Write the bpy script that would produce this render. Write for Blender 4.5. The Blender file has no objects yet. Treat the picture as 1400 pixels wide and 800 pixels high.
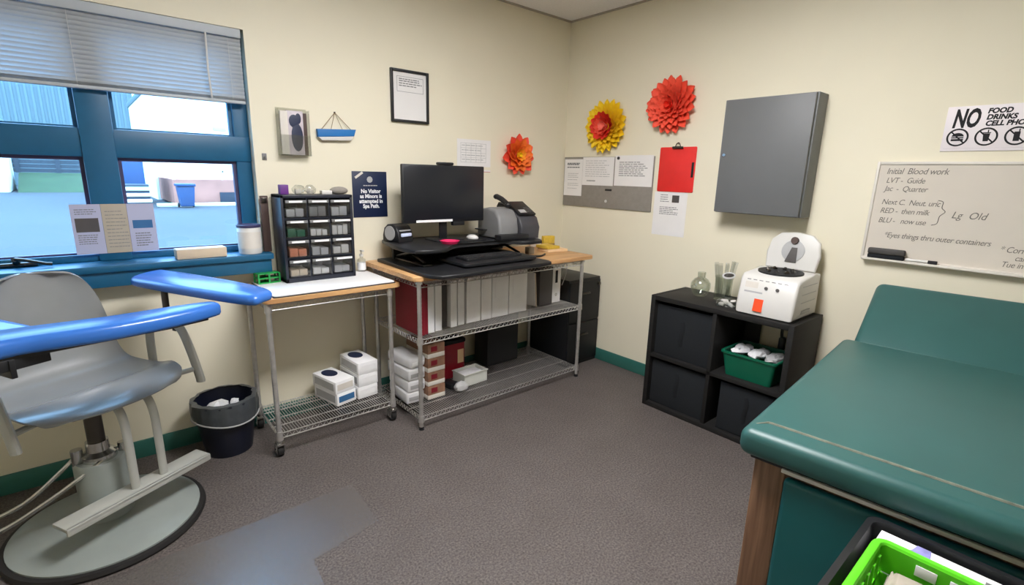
import bpy, bmesh, math, random
from mathutils import Vector, Matrix, Euler
random.seed(7)
PI = math.pi
scene = bpy.context.scene
COL = scene.collection

# ------------------------------------------------------------------ materials
def srgb(r, g, b):
    f = lambda c: (c/12.92 if c <= .04045 else ((c+.055)/1.055)**2.4)
    return (f(r/255), f(g/255), f(b/255), 1)

MATS = {}
def mat(name, col, rough=.6, metal=0., var=.08, vscale=12., bump=0., bscale=80., coat=0., trans=0., emis=None, estr=0., spec=.5, stretch=None):
    """procedural material: base colour varied by a soft noise, optional bump"""
    if name in MATS: return MATS[name]
    m = bpy.data.materials.new(name); m.use_nodes = True
    nt = m.node_tree; N = nt.nodes; L = nt.links
    b = N['Principled BSDF']
    b.inputs['Roughness'].default_value = rough
    b.inputs['Metallic'].default_value = metal
    b.inputs['Specular IOR Level'].default_value = spec
    if coat: b.inputs['Coat Weight'].default_value = coat; b.inputs['Coat Roughness'].default_value = .15
    if trans: b.inputs['Transmission Weight'].default_value = trans
    tc = N.new('ShaderNodeTexCoord'); mp = N.new('ShaderNodeMapping')
    if stretch: mp.inputs['Scale'].default_value = stretch
    L.new(tc.outputs['Object'], mp.inputs['Vector'])
    nz = N.new('ShaderNodeTexNoise'); nz.inputs['Scale'].default_value = vscale; nz.inputs['Detail'].default_value = 4
    L.new(mp.outputs[0], nz.inputs['Vector'])
    rp = N.new('ShaderNodeValToRGB')
    d = tuple(max(0, c*(1-var)) for c in col[:3]); u = tuple(min(1, c*(1+var)) for c in col[:3])
    rp.color_ramp.elements[0].position = .3; rp.color_ramp.elements[1].position = .7
    rp.color_ramp.elements[0].color = (*d, 1); rp.color_ramp.elements[1].color = (*u, 1)
    L.new(nz.outputs['Fac'], rp.inputs['Fac']); L.new(rp.outputs['Color'], b.inputs['Base Color'])
    if bump:
        n2 = N.new('ShaderNodeTexNoise'); n2.inputs['Scale'].default_value = bscale; n2.inputs['Detail'].default_value = 3
        L.new(mp.outputs[0], n2.inputs['Vector'])
        bp = N.new('ShaderNodeBump'); bp.inputs['Strength'].default_value = bump; bp.inputs['Distance'].default_value = .003
        L.new(n2.outputs['Fac'], bp.inputs['Height']); L.new(bp.outputs['Normal'], b.inputs['Normal'])
    if emis:
        b.inputs['Emission Color'].default_value = emis; b.inputs['Emission Strength'].default_value = estr
    MATS[name] = m
    return m

def carpet_mat():
    m = bpy.data.materials.new('carpet'); m.use_nodes = True
    nt = m.node_tree; N = nt.nodes; L = nt.links; b = N['Principled BSDF']
    b.inputs['Roughness'].default_value = .6; b.inputs['Specular IOR Level'].default_value = .4
    tc = N.new('ShaderNodeTexCoord')
    n1 = N.new('ShaderNodeTexNoise'); n1.inputs['Scale'].default_value = 112; n1.inputs['Detail'].default_value = 3; n1.inputs['Roughness'].default_value = .75
    L.new(tc.outputs['Object'], n1.inputs['Vector'])
    r1 = N.new('ShaderNodeValToRGB'); e = r1.color_ramp.elements
    e[0].position = .34; e[0].color = srgb(64, 58, 56); e[1].position = .66; e[1].color = srgb(118, 110, 106)
    L.new(n1.outputs['Fac'], r1.inputs['Fac'])
    n2 = N.new('ShaderNodeTexNoise'); n2.inputs['Scale'].default_value = 5; n2.inputs['Detail'].default_value = 3
    L.new(tc.outputs['Object'], n2.inputs['Vector'])
    r2 = N.new('ShaderNodeValToRGB'); e = r2.color_ramp.elements
    e[0].position = .3; e[0].color = (.88, .87, .86, 1); e[1].position = .7; e[1].color = (1, 1, 1, 1)
    L.new(n2.outputs['Fac'], r2.inputs['Fac'])
    mx = N.new('ShaderNodeMix'); mx.data_type = 'RGBA'; mx.blend_type = 'MULTIPLY'; mx.inputs[0].default_value = 1
    L.new(r1.outputs['Color'], mx.inputs[6]); L.new(r2.outputs['Color'], mx.inputs[7]); L.new(mx.outputs[2], b.inputs['Base Color'])
    bp = N.new('ShaderNodeBump'); bp.inputs['Strength'].default_value = .3; bp.inputs['Distance'].default_value = .003
    L.new(n1.outputs['Fac'], bp.inputs['Height']); L.new(bp.outputs['Normal'], b.inputs['Normal'])
    return m

def wood_mat(name, c0, c1, scale=(1.5, 28, 28), rough=.45):
    m = bpy.data.materials.new(name); m.use_nodes = True
    nt = m.node_tree; N = nt.nodes; L = nt.links; b = N['Principled BSDF']
    b.inputs['Roughness'].default_value = rough
    tc = N.new('ShaderNodeTexCoord'); mp = N.new('ShaderNodeMapping'); mp.inputs['Scale'].default_value = scale
    L.new(tc.outputs['Object'], mp.inputs['Vector'])
    nz = N.new('ShaderNodeTexNoise'); nz.inputs['Scale'].default_value = 1.6; nz.inputs['Detail'].default_value = 6; nz.inputs['Distortion'].default_value = .6
    L.new(mp.outputs[0], nz.inputs['Vector'])
    rp = N.new('ShaderNodeValToRGB'); e = rp.color_ramp.elements
    e[0].position = .3; e[0].color = c0; e[1].position = .7; e[1].color = c1
    L.new(nz.outputs['Fac'], rp.inputs['Fac']); L.new(rp.outputs['Color'], b.inputs['Base Color'])
    return m

def glass_mat(name, tint, gloss=.06, rough=.02, edge=.5):
    m = bpy.data.materials.new(name); m.use_nodes = True
    nt = m.node_tree; N = nt.nodes; L = nt.links
    N.remove(N['Principled BSDF'])
    t = N.new('ShaderNodeBsdfTransparent'); t.inputs['Color'].default_value = tint
    g = N.new('ShaderNodeBsdfGlossy'); g.inputs['Roughness'].default_value = rough
    lw = N.new('ShaderNodeLayerWeight'); lw.inputs['Blend'].default_value = .15
    ml = N.new('ShaderNodeMath'); ml.operation = 'MULTIPLY_ADD'; ml.inputs[1].default_value = edge; ml.inputs[2].default_value = gloss
    L.new(lw.outputs['Facing'], ml.inputs[0])
    mx = N.new('ShaderNodeMixShader'); L.new(ml.outputs[0], mx.inputs[0])
    L.new(t.outputs[0], mx.inputs[1]); L.new(g.outputs[0], mx.inputs[2]); L.new(mx.outputs[0], N['Material Output'].inputs[0])
    return m

def blind_mat():
    m = mat('translucent_slat', srgb(186, 190, 192), .45, var=.03)
    nt = m.node_tree; b = nt.nodes['Principled BSDF']; t = nt.nodes.new('ShaderNodeBsdfTranslucent'); t.inputs['Color'].default_value = (.62, .68, .74, 1)
    x = nt.nodes.new('ShaderNodeMixShader'); x.inputs[0].default_value = .12
    nt.links.new(b.outputs[0], x.inputs[1]); nt.links.new(t.outputs[0], x.inputs[2]); nt.links.new(x.outputs[0], nt.nodes['Material Output'].inputs[0])
    return m
M = dict(
    blindslat=blind_mat(),
    wall=mat('painted_wall', srgb(231, 224, 201), .7, var=.015, vscale=3, bump=.06, bscale=220),
    ceil=mat('ceiling_panel', srgb(236, 236, 238), .9, var=.03, vscale=60, bump=.1, bscale=300),
    ceiltrim=mat('ceiling_trim', srgb(168, 162, 154), .6, var=.03),
    carpet=carpet_mat(),
    base=mat('teal_baseboard', srgb(52, 110, 100), .45, var=.06),
    teal=mat('teal_window_paint', srgb(22, 90, 126), .42, var=.06),
    gasket=mat('dark_gasket', srgb(62, 58, 92), .5, var=.1),
    winglass=glass_mat('window_glass', (.86, .96, 1, 1), .03),
    clear=glass_mat('clear_plastic', (.93, .94, .93, 1), .1, .1),
    clear2=glass_mat('clear_drawer_plastic', (.9, .91, .92, 1), .06, .2),
    vaseglass=glass_mat('vase_glass', (.93, .95, .92, 1), .13, .05),
    blind=mat('blind_slat', srgb(176, 182, 186), .5, var=.03),
    vinyl=mat('teal_vinyl', srgb(41, 86, 83), .42, var=.05, vscale=6, bump=.05, bscale=160),
    vinyl_d=mat('teal_vinyl_panel', srgb(16, 92, 94), .4, var=.06, vscale=6, bump=.05, bscale=160),
    piping=mat('worn_teal_piping', srgb(112, 116, 102), .6, var=.35, vscale=40),
    bluev=mat('blue_vinyl', srgb(52, 108, 190), .25, var=.04, bump=.03, bscale=200),
    shell=mat('grey_chair_shell', srgb(140, 142, 142), .24, var=.03, coat=.3),
    enamel=mat('grey_green_enamel', srgb(140, 147, 143), .35, var=.04),
    enamel2=mat('warm_grey_enamel', srgb(172, 173, 166), .4, var=.04),
    chrome=mat('chrome', srgb(196, 196, 194), .22, 1., var=.05),
    dchrome=mat('dark_steel', srgb(88, 84, 80), .3, 1., var=.08),
    wire=mat('zinc_wire', srgb(205, 203, 200), .3, .75, var=.1, vscale=30),
    blk=mat('black_plastic', srgb(24, 25, 28), .45, var=.1),
    blk2=mat('matte_black', srgb(17, 18, 20), .6, var=.1),
    rub=mat('black_rubber', srgb(26, 24, 24), .7, var=.1),
    screen=mat('dark_screen', srgb(26, 28, 34), .28, var=.03),
    blkwood=mat('black_laminate', srgb(29, 28, 27), .65, spec=.3, var=.12, vscale=8, stretch=(1, 1, 12)),
    blkfab=mat('black_fabric', srgb(17, 20, 24), .95, var=.2, vscale=200, bump=.3, bscale=300),
    binfab=mat('dark_fabric', srgb(21, 25, 29), .95, var=.15, vscale=200, bump=.2, bscale=300),
    oak=wood_mat('oak_top', srgb(184, 136, 88), srgb(220, 176, 122)),
    walnut=wood_mat('walnut_laminate', srgb(104, 74, 54), srgb(146, 110, 84), (40, 40, 2)),
    winpaper=mat('backlit_paper', srgb(176, 178, 200), .8, var=.015),  # flyer paper with its dim bluish backlighting put into the colour
    picglass=glass_mat('picture_glass', (1, 1, 1, 1), .015, .03, .12),
    bropink=mat('pale_brochure', srgb(196, 186, 192), .5, var=.1, vscale=20),
    brick=mat('brick_card', srgb(196, 122, 92), .7, var=.1, vscale=30),
    paper=mat('white_paper', srgb(232, 230, 228), .8, var=.015),
    ink=mat('grey_print', srgb(120, 120, 122), .8, var=.1),
    inkd=mat('black_print', srgb(26, 25, 28), .8, var=.05),
    lbl=mat('white_label', srgb(240, 240, 240), .6, var=.01),
    white=mat('white_plastic', srgb(212, 210, 205), .35, var=.015),
    offw=mat('offwhite_card', srgb(214, 208, 198), .7, var=.04),
    tan=mat('tan_card', srgb(206, 188, 162), .75, var=.05),
    beige=mat('beige_paper', srgb(176, 166, 148), .8, var=.05),
    bindw=mat('binder_white', srgb(240, 240, 240), .5, var=.03),
    bindg=mat('binder_grey', srgb(78, 74, 72), .55, var=.08),
    crim=mat('crimson_cover', srgb(126, 22, 38), .5, var=.08),
    red=mat('red_plastic', srgb(150, 26, 42), .4, var=.06),
    clipred=mat('red_clipboard', srgb(226, 44, 40), .45, var=.04),
    lockgrey=mat('grey_steel_paint', srgb(104, 106, 107), .5, var=.02, bump=.02, bscale=200),
    boardgrey=mat('grey_board', srgb(142, 136, 128), .8, var=.06, vscale=40),
    navy=mat('navy_sign', srgb(20, 34, 66), .45, var=.05),
    blueband=mat('blue_band', srgb(24, 108, 176), .5, var=.06),
    bluew=mat('blue_box', srgb(52, 104, 150), .5, var=.06),
    purple=mat('purple_card', srgb(104, 52, 132), .5, var=.1),
    greenp=mat('green_plastic', srgb(34, 158, 74), .4, var=.08),
    dgreen=mat('deep_green_plastic', srgb(2, 92, 66), .4, var=.05),
    lime=mat('lime_plastic', srgb(92, 206, 30), .38, var=.05),
    orange=mat('orange_sticker', srgb(238, 76, 26), .5, var=.03),
    pink=mat('pink_plastic', srgb(222, 44, 98), .4, var=.05),
    yellow=mat('yellow_paper', srgb(206, 172, 58), .7, var=.12, vscale=60),
    peach=mat('peach_paper', srgb(236, 204, 160), .7, var=.05),
    brown=mat('brown_card', srgb(140, 104, 82), .75, var=.18, vscale=30),
    brownd=mat('dark_brown', srgb(74, 56, 50), .6, var=.1),
    grey=mat('mid_grey', srgb(120, 120, 120), .5, var=.05),
    ltgrey=mat('light_grey', srgb(172, 172, 172), .45, var=.04),
    string=mat('twine', srgb(150, 130, 96), .9, var=.1),
    board=mat('whiteboard_face', srgb(212, 204, 192), .25, var=.01),
    alum=mat('white_aluminium', srgb(214, 208, 198), .4, var=.02),
    marker=mat('faded_marker', srgb(108, 104, 98), .8, var=.2, vscale=80),
    liner=mat('bin_liner', srgb(70, 74, 78), .3, var=.2, vscale=14, bump=.6, bscale=30),
    bluebin=mat('navy_bin', srgb(16, 20, 36), .4, var=.08),
    tissue=mat('white_tissue', srgb(224, 224, 226), .8, var=.05, bump=.5, bscale=40),
    petal_o=mat('orange_petal', srgb(252, 122, 40), .7, var=.12, vscale=20),
    petal_r=mat('coral_petal', srgb(236, 58, 36), .7, var=.12, vscale=20),
    petal_c=mat('coral_pink_petal', srgb(244, 88, 62), .7, var=.12, vscale=20),
    petal_y=mat('yellow_petal', srgb(250, 212, 28), .7, var=.06, vscale=20),
    petal_yo=mat('amber_petal', srgb(252, 160, 36), .7, var=.06, vscale=20),
    petal_p=mat('pink_petal', srgb(246, 128, 108), .7, var=.06, vscale=20),
    matclear=glass_mat('clear_floor_mat', (1, 1, 1, 1), .08, .38, .3),
    road=mat('road', srgb(51, 53, 57), .9, var=.1, vscale=.6),
    grass=mat('grass', srgb(48, 66, 40), .95, var=.2, vscale=3),
    siding=mat('blue_siding', srgb(94, 110, 113), .6, var=.08, vscale=1, stretch=(6, 1, .2)),
    whitewall=mat('white_building', srgb(236, 236, 230), .7, var=.02),
    fence=mat('grey_fence', srgb(60, 66, 75), .8, var=.12),
    deck=mat('red_deck', srgb(168, 110, 92), .8, var=.12, vscale=4),
    darkopen=mat('opening_shade', srgb(42, 47, 57), .9, var=.1),
    bluebin2=mat('blue_wheelie', srgb(36, 66, 106), .6, var=.08),
    bag=mat('clear_bag', srgb(168, 158, 146), .2, var=.2, vscale=15, bump=.8, bscale=25),
    lamp=mat('lamp_diffuser', (1, 1, 1, 1), .5, emis=(1, .985, 1, 1), estr=44.5),
)

# ------------------------------------------------------------------ mesh builder
class MB:
    def __init__(s): s.b = bmesh.new(); s.mi = 0
    def _fin(s, verts, mtx=None):
        if mtx is not None: bmesh.ops.transform(s.b, matrix=mtx, verts=verts)
        fs = set(f for v in verts for f in v.link_faces)
        for f in fs: f.material_index = s.mi
    def box(s, lo, hi, bev=0., mtx=None, seg=2):
        lo = Vector(lo); hi = Vector(hi)
        r = bmesh.ops.create_cube(s.b, size=1); vs = r['verts']
        for v in vs: v.co = Vector(((v.co.x+.5)*(hi.x-lo.x)+lo.x, (v.co.y+.5)*(hi.y-lo.y)+lo.y, (v.co.z+.5)*(hi.z-lo.z)+lo.z))
        if bev > 0:
            es = list(set(e for v in vs for e in v.link_edges))
            r2 = bmesh.ops.bevel(s.b, geom=vs+es, offset=bev, segments=seg, affect='EDGES', profile=.5)
            vs = list(set(v for f in r2['faces'] for v in f.verts) | set(v for v in vs if v.is_valid))
        s._fin(vs, mtx); return s
    def cyl(s, p0, p1, r0, r1=None, seg=16, caps=True):
        p0 = Vector(p0); p1 = Vector(p1); r1 = r0 if r1 is None else r1
        d = p1-p0; q = Vector((0, 0, 1)).rotation_difference(d).to_matrix().to_4x4()
        r = bmesh.ops.create_cone(s.b, cap_ends=caps, segments=seg, radius1=r0, radius2=r1, depth=d.length)
        s._fin(r['verts'], Matrix.Translation((p0+p1)/2) @ q); return s
    def sph(s, c, r, sc=(1, 1, 1), seg=16, mtx=None):
        q = bmesh.ops.create_uvsphere(s.b, u_segments=seg, v_segments=max(6, seg//2), radius=r)
        m = Matrix.Translation(Vector(c)) @ Matrix.Diagonal((*sc, 1))
        s._fin(q['verts'], (mtx @ m) if mtx is not None else m); return s
    def tube(s, pts, r, seg=8, closed=False, flat=None):
        pts = [Vector(p) for p in pts]; n = len(pts); rings = []
        up = Vector((0, 0, 1)); prev = None
        for i, p in enumerate(pts):
            a = pts[(i-1) % n] if (closed or i > 0) else p; c = pts[(i+1) % n] if (closed or i < n-1) else p
            t = (c-a).normalized()
            if prev is None:
                x = t.cross(up)
                if x.length < 1e-3: x = t.cross(Vector((1, 0, 0)))
            else:
                x = prev - t*prev.dot(t)
                if x.length < 1e-4: x = t.cross(up)
            x.normalize(); y = t.cross(x).normalized(); prev = x
            rr = r[i] if isinstance(r, (list, tuple)) else r
            ra, rb = (rr, rr) if flat is None else flat
            rings.append([s.b.verts.new(p + x*math.cos(2*PI*k/seg)*ra + y*math.sin(2*PI*k/seg)*rb) for k in range(seg)])
        fs = []
        for i in range(n if closed else n-1):
            A = rings[i]; B = rings[(i+1) % n]
            for k in range(seg): fs.append(s.b.faces.new((A[k], A[(k+1) % seg], B[(k+1) % seg], B[k])))
        if not closed:
            fs.append(s.b.faces.new(rings[0][::-1])); fs.append(s.b.faces.new(rings[-1]))
        for f in fs: f.material_index = s.mi
        return s
    def lathe(s, prof, c=(0, 0, 0), seg=32, sx=1, sy=1):
        c = Vector(c); rings = []
        for (r, z) in prof:
            if r < 1e-6: rings.append([s.b.verts.new(c+Vector((0, 0, z)))])
            else: rings.append([s.b.verts.new(c+Vector((r*sx*math.cos(2*PI*k/seg), r*sy*math.sin(2*PI*k/seg), z))) for k in range(seg)])
        for A, B in zip(rings[:-1], rings[1:]):
            for k in range(seg):
                k2 = (k+1) % seg
                if len(A) == 1 and len(B) == 1: continue
                if len(A) == 1: f = (A[0], B[k2], B[k])
                elif len(B) == 1: f = (A[k], A[k2], B[0])
                else: f = (A[k], A[k2], B[k2], B[k])
                s.b.faces.new(f[::-1] if False else f).material_index = s.mi
        return s
    def prism(s, out, z0, z1, bev=0., mtx=None, seg=3):
        n = len(out)
        a = [s.b.verts.new((p[0], p[1], z0)) for p in out]; t = [s.b.verts.new((p[0], p[1], z1)) for p in out]
        f = [s.b.faces.new(a[::-1]), s.b.faces.new(t)]
        for k in range(n): f.append(s.b.faces.new((a[k], a[(k+1) % n], t[(k+1) % n], t[k])))
        vs = a+t
        if bev > 0:
            es = [e for e in f[0].edges] + [e for e in f[1].edges]
            r2 = bmesh.ops.bevel(s.b, geom=es, offset=bev, segments=seg, affect='EDGES', profile=.5)
            vs = list(set(v for q in r2['faces'] for v in q.verts) | set(v for v in vs if v.is_valid))
        s._fin(vs, mtx); return s
    def grid(s, fn, nu, nv, thick=0.):
        V = [[s.b.verts.new(fn(i/nu, j/nv)) for j in range(nv+1)] for i in range(nu+1)]
        fs = [s.b.faces.new((V[i][j], V[i+1][j], V[i+1][j+1], V[i][j+1])) for i in range(nu) for j in range(nv)]
        for f in fs: f.material_index = s.mi
        if thick:
            bmesh.ops.recalc_face_normals(s.b, faces=fs)
            bmesh.ops.solidify(s.b, geom=fs, thickness=thick)
        return s
    def mesh(s, name, mats, angle=40):
        bmesh.ops.remove_doubles(s.b, verts=s.b.verts[:], dist=1e-6) if False else None
        bmesh.ops.recalc_face_normals(s.b, faces=s.b.faces[:])
        for f in s.b.faces: f.smooth = True
        for e in s.b.edges:
            if len(e.link_faces) == 2 and e.calc_face_angle(0) > math.radians(angle): e.smooth = False
        me = bpy.data.meshes.new(name); s.b.to_mesh(me); s.b.free()
        for m in (mats if isinstance(mats, (list, tuple)) else [mats]): me.materials.append(m)
        return me
    def build(s, name, mats, parent=None, loc=None, rot=None, angle=40, label=None):
        o = bpy.data.objects.new(name, s.mesh(name, mats, angle)); COL.objects.link(o)
        if parent is not None: o.parent = parent
        if loc is not None: o.location = loc
        if rot is not None: o.rotation_euler = rot
        if label: o['label'] = label
        return o

def tag(o, label, cat, group=None, kind=None):
    o['label'] = label; o['category'] = cat
    if group: o['group'] = group
    if kind: o['kind'] = kind
    return o
def thing(name, label, cat, loc=(0, 0, 0), rz=0., group=None):
    o = bpy.data.objects.new(name, None); COL.objects.link(o)
    o.location = loc; o.rotation_euler = (0, 0, rz); o.empty_display_size = .05
    return tag(o, label, cat, group)
def struct(mb, name, m, parent=None):
    o = mb.build(name, m, parent); o['kind'] = 'structure'; return o
def copy_tree(o, parent=None):
    c = o.copy(); COL.objects.link(c)
    if parent is not None: c.parent = parent
    for ch in o.children: copy_tree(ch, c)
    return c
def B(lo, hi, bev=0., **k): return MB().box(lo, hi, bev, **k)

DG = None
def text(name, s, size, loc, m, parent, rot=(PI/2, 0, 0), align='LEFT', bold=0., shear=0., space=1., sx=1., label=None):
    cu = bpy.data.curves.new('t', 'FONT'); cu.body = s; cu.size = size; cu.align_x = align
    cu.extrude = .0004; cu.offset = bold; cu.shear = shear; cu.space_character = space; cu.resolution_u = 3
    t = bpy.data.objects.new('t', cu); COL.objects.link(t)
    bpy.context.view_layer.update()
    me = bpy.data.meshes.new_from_object(t.evaluated_get(bpy.context.evaluated_depsgraph_get()))
    bpy.data.objects.remove(t); bpy.data.curves.remove(cu)
    me.materials.clear(); me.materials.append(m); me.name = name
    o = bpy.data.objects.new(name, me); COL.objects.link(o); o.parent = parent
    o.location = loc; o.rotation_euler = rot; o.scale = (sx, 1, 1)
    if label: o['label'] = label
    return o
def print_lines(x0, x1, rows, h, y, var=.3, rng=None):
    """rows of small print as thin raised strips, on a sheet whose front is at local y"""
    rng = rng or random
    mb = MB()
    for z in rows:
        x = x0; end = x1-(x1-x0)*rng.random()*var
        while x < end:
            w = min(end-x, (x1-x0)*rng.uniform(.06, .2))
            if w > .002: mb.box((x, y-.0004, z-h/2), (x+w, y, z+h/2))
            x += w+(x1-x0)*.025
    return mb
def rrect(x0, y0, x1, y1, r, n=5):
    out = []
    for cx, cy, a in ((x1-r, y1-r, 0), (x0+r, y1-r, 90), (x0+r, y0+r, 180), (x1-r, y0+r, 270)):
        for k in range(n+1):
            t = math.radians(a+90*k/n); out.append((cx+r*math.cos(t), cy+r*math.sin(t)))
    return out
def spline(pts, n=6):
    pts = [Vector(p) for p in pts]; out = []
    for i in range(len(pts)-1):
        p0 = pts[max(0, i-1)]; p1 = pts[i]; p2 = pts[i+1]; p3 = pts[min(len(pts)-1, i+2)]
        for k in range(n):
            t = k/n
            out.append(.5*((2*p1)+(p2-p0)*t+(2*p0-5*p1+4*p2-p3)*t*t+(3*p1-p0-3*p2+p3)*t**3))
    out.append(pts[-1]); return out
WB = -PI/2   # turn for things on the right-hand wall: local -y faces into the room

# ------------------------------------------------------------------ the setting
H = 2.7; XL = -4.6; YF = -4.6; T = .16
struct(B((XL, YF, -.06), (0, 0, 0)), 'floor', M['carpet'])
struct(B((XL, YF, H), (T, T, H+.06)), 'ceiling', M['ceil'])
WX0, WX1, WZ0, WZ1 = -3.74, -2.425, 1.045, 2.195
w = MB(); w.box((XL, 0, -.06), (WX0, T, H)); w.box((WX1, 0, -.06), (T, T, H)); w.box((WX0, 0, -.06), (WX1, T, WZ0-.005)); w.box((WX0, 0, WZ1), (WX1, T, H))
struct(w, 'wall_back', M['wall'])
struct(B((0, YF, -.06), (T, 0, H)), 'wall_right', M['wall'])
struct(B((XL-T, YF, -.06), (XL, T, H)), 'wall_left', M['wall'])
struct(B((XL-T, YF-T, -.06), (T, YF, H)), 'wall_front', M['wall'])
def baseb(name, lo, hi):
    struct(B(lo, hi, .004), name, M['base'])
baseb('baseboard_back', (XL, -.012, 0), (-.012, 0, .098))
baseb('baseboard_right', (-.012, YF, 0), (0, 0, .098))
for nm, a, b in (('trim_1', (XL, -.028, H-.006), (0, 0, H)), ('trim_2', (-.028, YF, H-.006), (0, -.028, H))):
    struct(B(a, b, .001), nm, M['ceiltrim'])

# window: teal frame, two columns by two rows
win = bpy.data.objects.new('window_1', None); COL.objects.link(win); win['kind'] = 'structure'
FY0, FY1 = .065, .125
f = MB()
f.box((WX0, FY0, WZ0), (WX0+.075, FY1, WZ1), .004); f.box((WX1-.075, FY0, WZ0), (WX1, FY1, WZ1), .004)
f.box((WX0, FY0, WZ1-.07), (WX1, FY1, WZ1), .004); f.box((WX0, FY0, WZ0), (WX1, FY1, WZ0+.034), .004)
f.box((-3.142, FY0-.02, WZ0), (-3.016, FY1, WZ1), .006); f.box((WX0, FY0-.008, 1.535), (WX1, FY1, 1.665), .005)
struct(f, 'window_frame', M['teal'], win)
for (a, b) in ((WX0+.075, -3.142), (-3.016, WX1-.075)):
    for (c, d, low) in ((WZ0+.034, 1.535, 1), (1.665, WZ1-.07, 0)):
        g = MB(); k = .016
        g.box((a, .082, c), (a+k, .112, d)); g.box((b-k, .082, c), (b, .112, d)); g.box((a+k, .082, d-k), (b-k, .112, d)); g.box((a+k, .082, c), (b-k, .112, c+k*.5))
        struct(g, 'sash', M['gasket'] if low else M['teal'], win)
        struct(B((a+.004, .096, c+.004), (b-.004, .1, d-.004)), 'pane', M['winglass'], win)
s = MB(); s.box((WX0-.06, -.105, 1.012), (WX1+.03, FY0+.01, 1.045), .006); s.box((WX0-.05, -.088, .94), (WX1+.02, -.002, 1.013), .003)
struct(s, 'window_sill', M['teal'], win)
c = MB(); c.box((-3.50, .03, 1.047), (-3.36, .062, 1.066), .005); c.cyl((-3.43, .045, 1.06), (-3.43, .02, 1.085), .014); c.tube([(-3.43, .02, 1.085), (-3.40, .0, 1.082), (-3.33, -.02, 1.062), (-3.31, -.02, 1.06)], .008)
ck = c.build('window_crank', M['dchrome'], win)

# blind
bl = thing('window_blind', 'pale grey horizontal slat blind drawn halfway down the teal window', 'blind', (0, 0, 0))
BX0, BX1 = WX0+.02, WX1-.015
B((BX0, -.005, 2.15), (BX1, .045, 2.192), .003).build('headrail', M['blind'], bl)
m = MB()
nsl = 15; z = 2.138; step = .0196
for k in range(nsl):
    zz = z-k*step
    def fn(u, v, zz=zz):
        a = math.radians(58); t = (v-.5)*.025; bow = .0025*(1-(2*v-1)**2)
        return Vector((BX0+u*(BX1-BX0), .022+t*math.cos(a)-bow*math.sin(a), zz-t*math.sin(a)-bow*math.cos(a)))
    m.grid(fn, 1, 4)
for k in range(4):
    m.box((BX0, .009, 1.848+.0035*k), (BX1, .035, 1.849+.0035*k))
m.build('slats', M['blindslat'], bl, angle=80)
B((BX0, .008, 1.83), (BX1, .036, 1.846), .004).build('bottom_rail', M['blind'], bl)
MB().tube([(-2.60, -.008, 2.15), (-2.605, -.014, 1.98), (-2.60, -.01, 1.845)], .0045).build('wand', M['white'], bl, label='thin white tilt wand')
m = MB()
for x in (-2.50, -3.12, -3.66): m.tube([(x, .006, 2.15), (x, .006, 1.84)], .0008, 5)
m.build('ladder_cords', M['white'], bl)

# ceiling lights (above and behind the viewpoint, out of frame)
for i, (x, y, lb) in enumerate(((-2.02, -1.9, 'recessed ceiling light above the middle of the room'),)):
    t = thing('ceiling_light', lb, 'light', (x, y, H), 0)
    m = MB(); a, b = .62, .31
    m.box((-a, -b, -.022), (a, -b+.02, -.002)); m.box((-a, b-.02, -.022), (a, b, -.002)); m.box((-a, -b, -.022), (-a+.02, b, -.002)); m.box((a-.02, -b, -.022), (a, b, -.002))
    m.build('light_frame', M['white'], t)
    B((-a+.02, -b+.02, -.016), (a-.02, b-.02, -.004)).build('diffuser', M['lamp'], t)

# ------------------------------------------------------------------ wire shelving
def wire_shelf(x0, x1, y0, y1, z, hrim=.032):
    m = MB(); r = .0035
    for zz in (z-.004, z-hrim):
        m.tube([(x0, y0, zz), (x1, y0, zz), (x1, y1, zz), (x0, y1, zz)], r, 6, closed=True)
    def zig(a, b):
        n = max(4, int((Vector(b)-Vector(a)).length/.032)); pts = []
        for k in range(2*n+1):
            p = Vector(a).lerp(Vector(b), k/(2*n)); p.z = z-.004 if k % 2 else z-hrim; pts.append(p)
        m.tube(pts, .0022, 4)
    zig((x0, y0, z), (x1, y0, z)); zig((x0, y1, z), (x1, y1, z)); zig((x0, y0, z), (x0, y1, z)); zig((x1, y0, z), (x1, y1, z))
    n = int((x1-x0)/.0145)
    for k in range(1, n):
        x = x0+(x1-x0)*k/n; m.cyl((x, y0, z), (x, y1, z), .0022, seg=5, caps=False)
    for k in (.25, .5, .75):
        y = y0+(y1-y0)*k; m.cyl((x0, y, z-.006), (x1, y, z-.006), .0035, seg=6, caps=False)
    return m
def post(x, y, z0, z1):
    m = MB(); m.cyl((x, y, z0), (x, y, z1), .0128, seg=14)
    k = int((z1-z0)/.0254)
    for i in range(1, k): m.cyl((x, y, z0+i*.0254-.0015), (x, y, z0+i*.0254+.0015), .0136, seg=14)
    return m

# --- desk shelving
desk = thing('wire_shelving_desk', 'chrome wire shelving unit with oak top carrying monitor and printer', 'desk')
DX0, DX1, DY0, DY1 = -1.795, -.435, -.645, -.095
for (x, y) in ((DX0, DY0), (DX1, DY0), (DX0, DY1), (DX1, DY1)):
    p = post(x, y, .02, .906); p.cyl((x, y, .895), (x, y, .912), .02, .016, seg=14)
    p.cyl((x, y, .535), (x, y, .575), .0185, .0165, seg=14); p.cyl((x, y, .05), (x, y, .09), .0185, .0165, seg=14)
    po = p.build('post', M['wire'], desk)
    MB().cyl((x, y, 0), (x, y, .012), .016).cyl((x, y, .012), (x, y, .03), .007).build('levelling_foot', M['blk'], po)
for z in (.087, .567, .904): wire_shelf(DX0, DX1, DY0, DY1, z).build('wire_shelf', M['wire'], desk)
MB().prism(rrect(-1.838, -.672, -.335, -.02, .035), .912, .938, .004).build('tabletop', M['oak'], desk, label='oak tabletop board')

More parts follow.
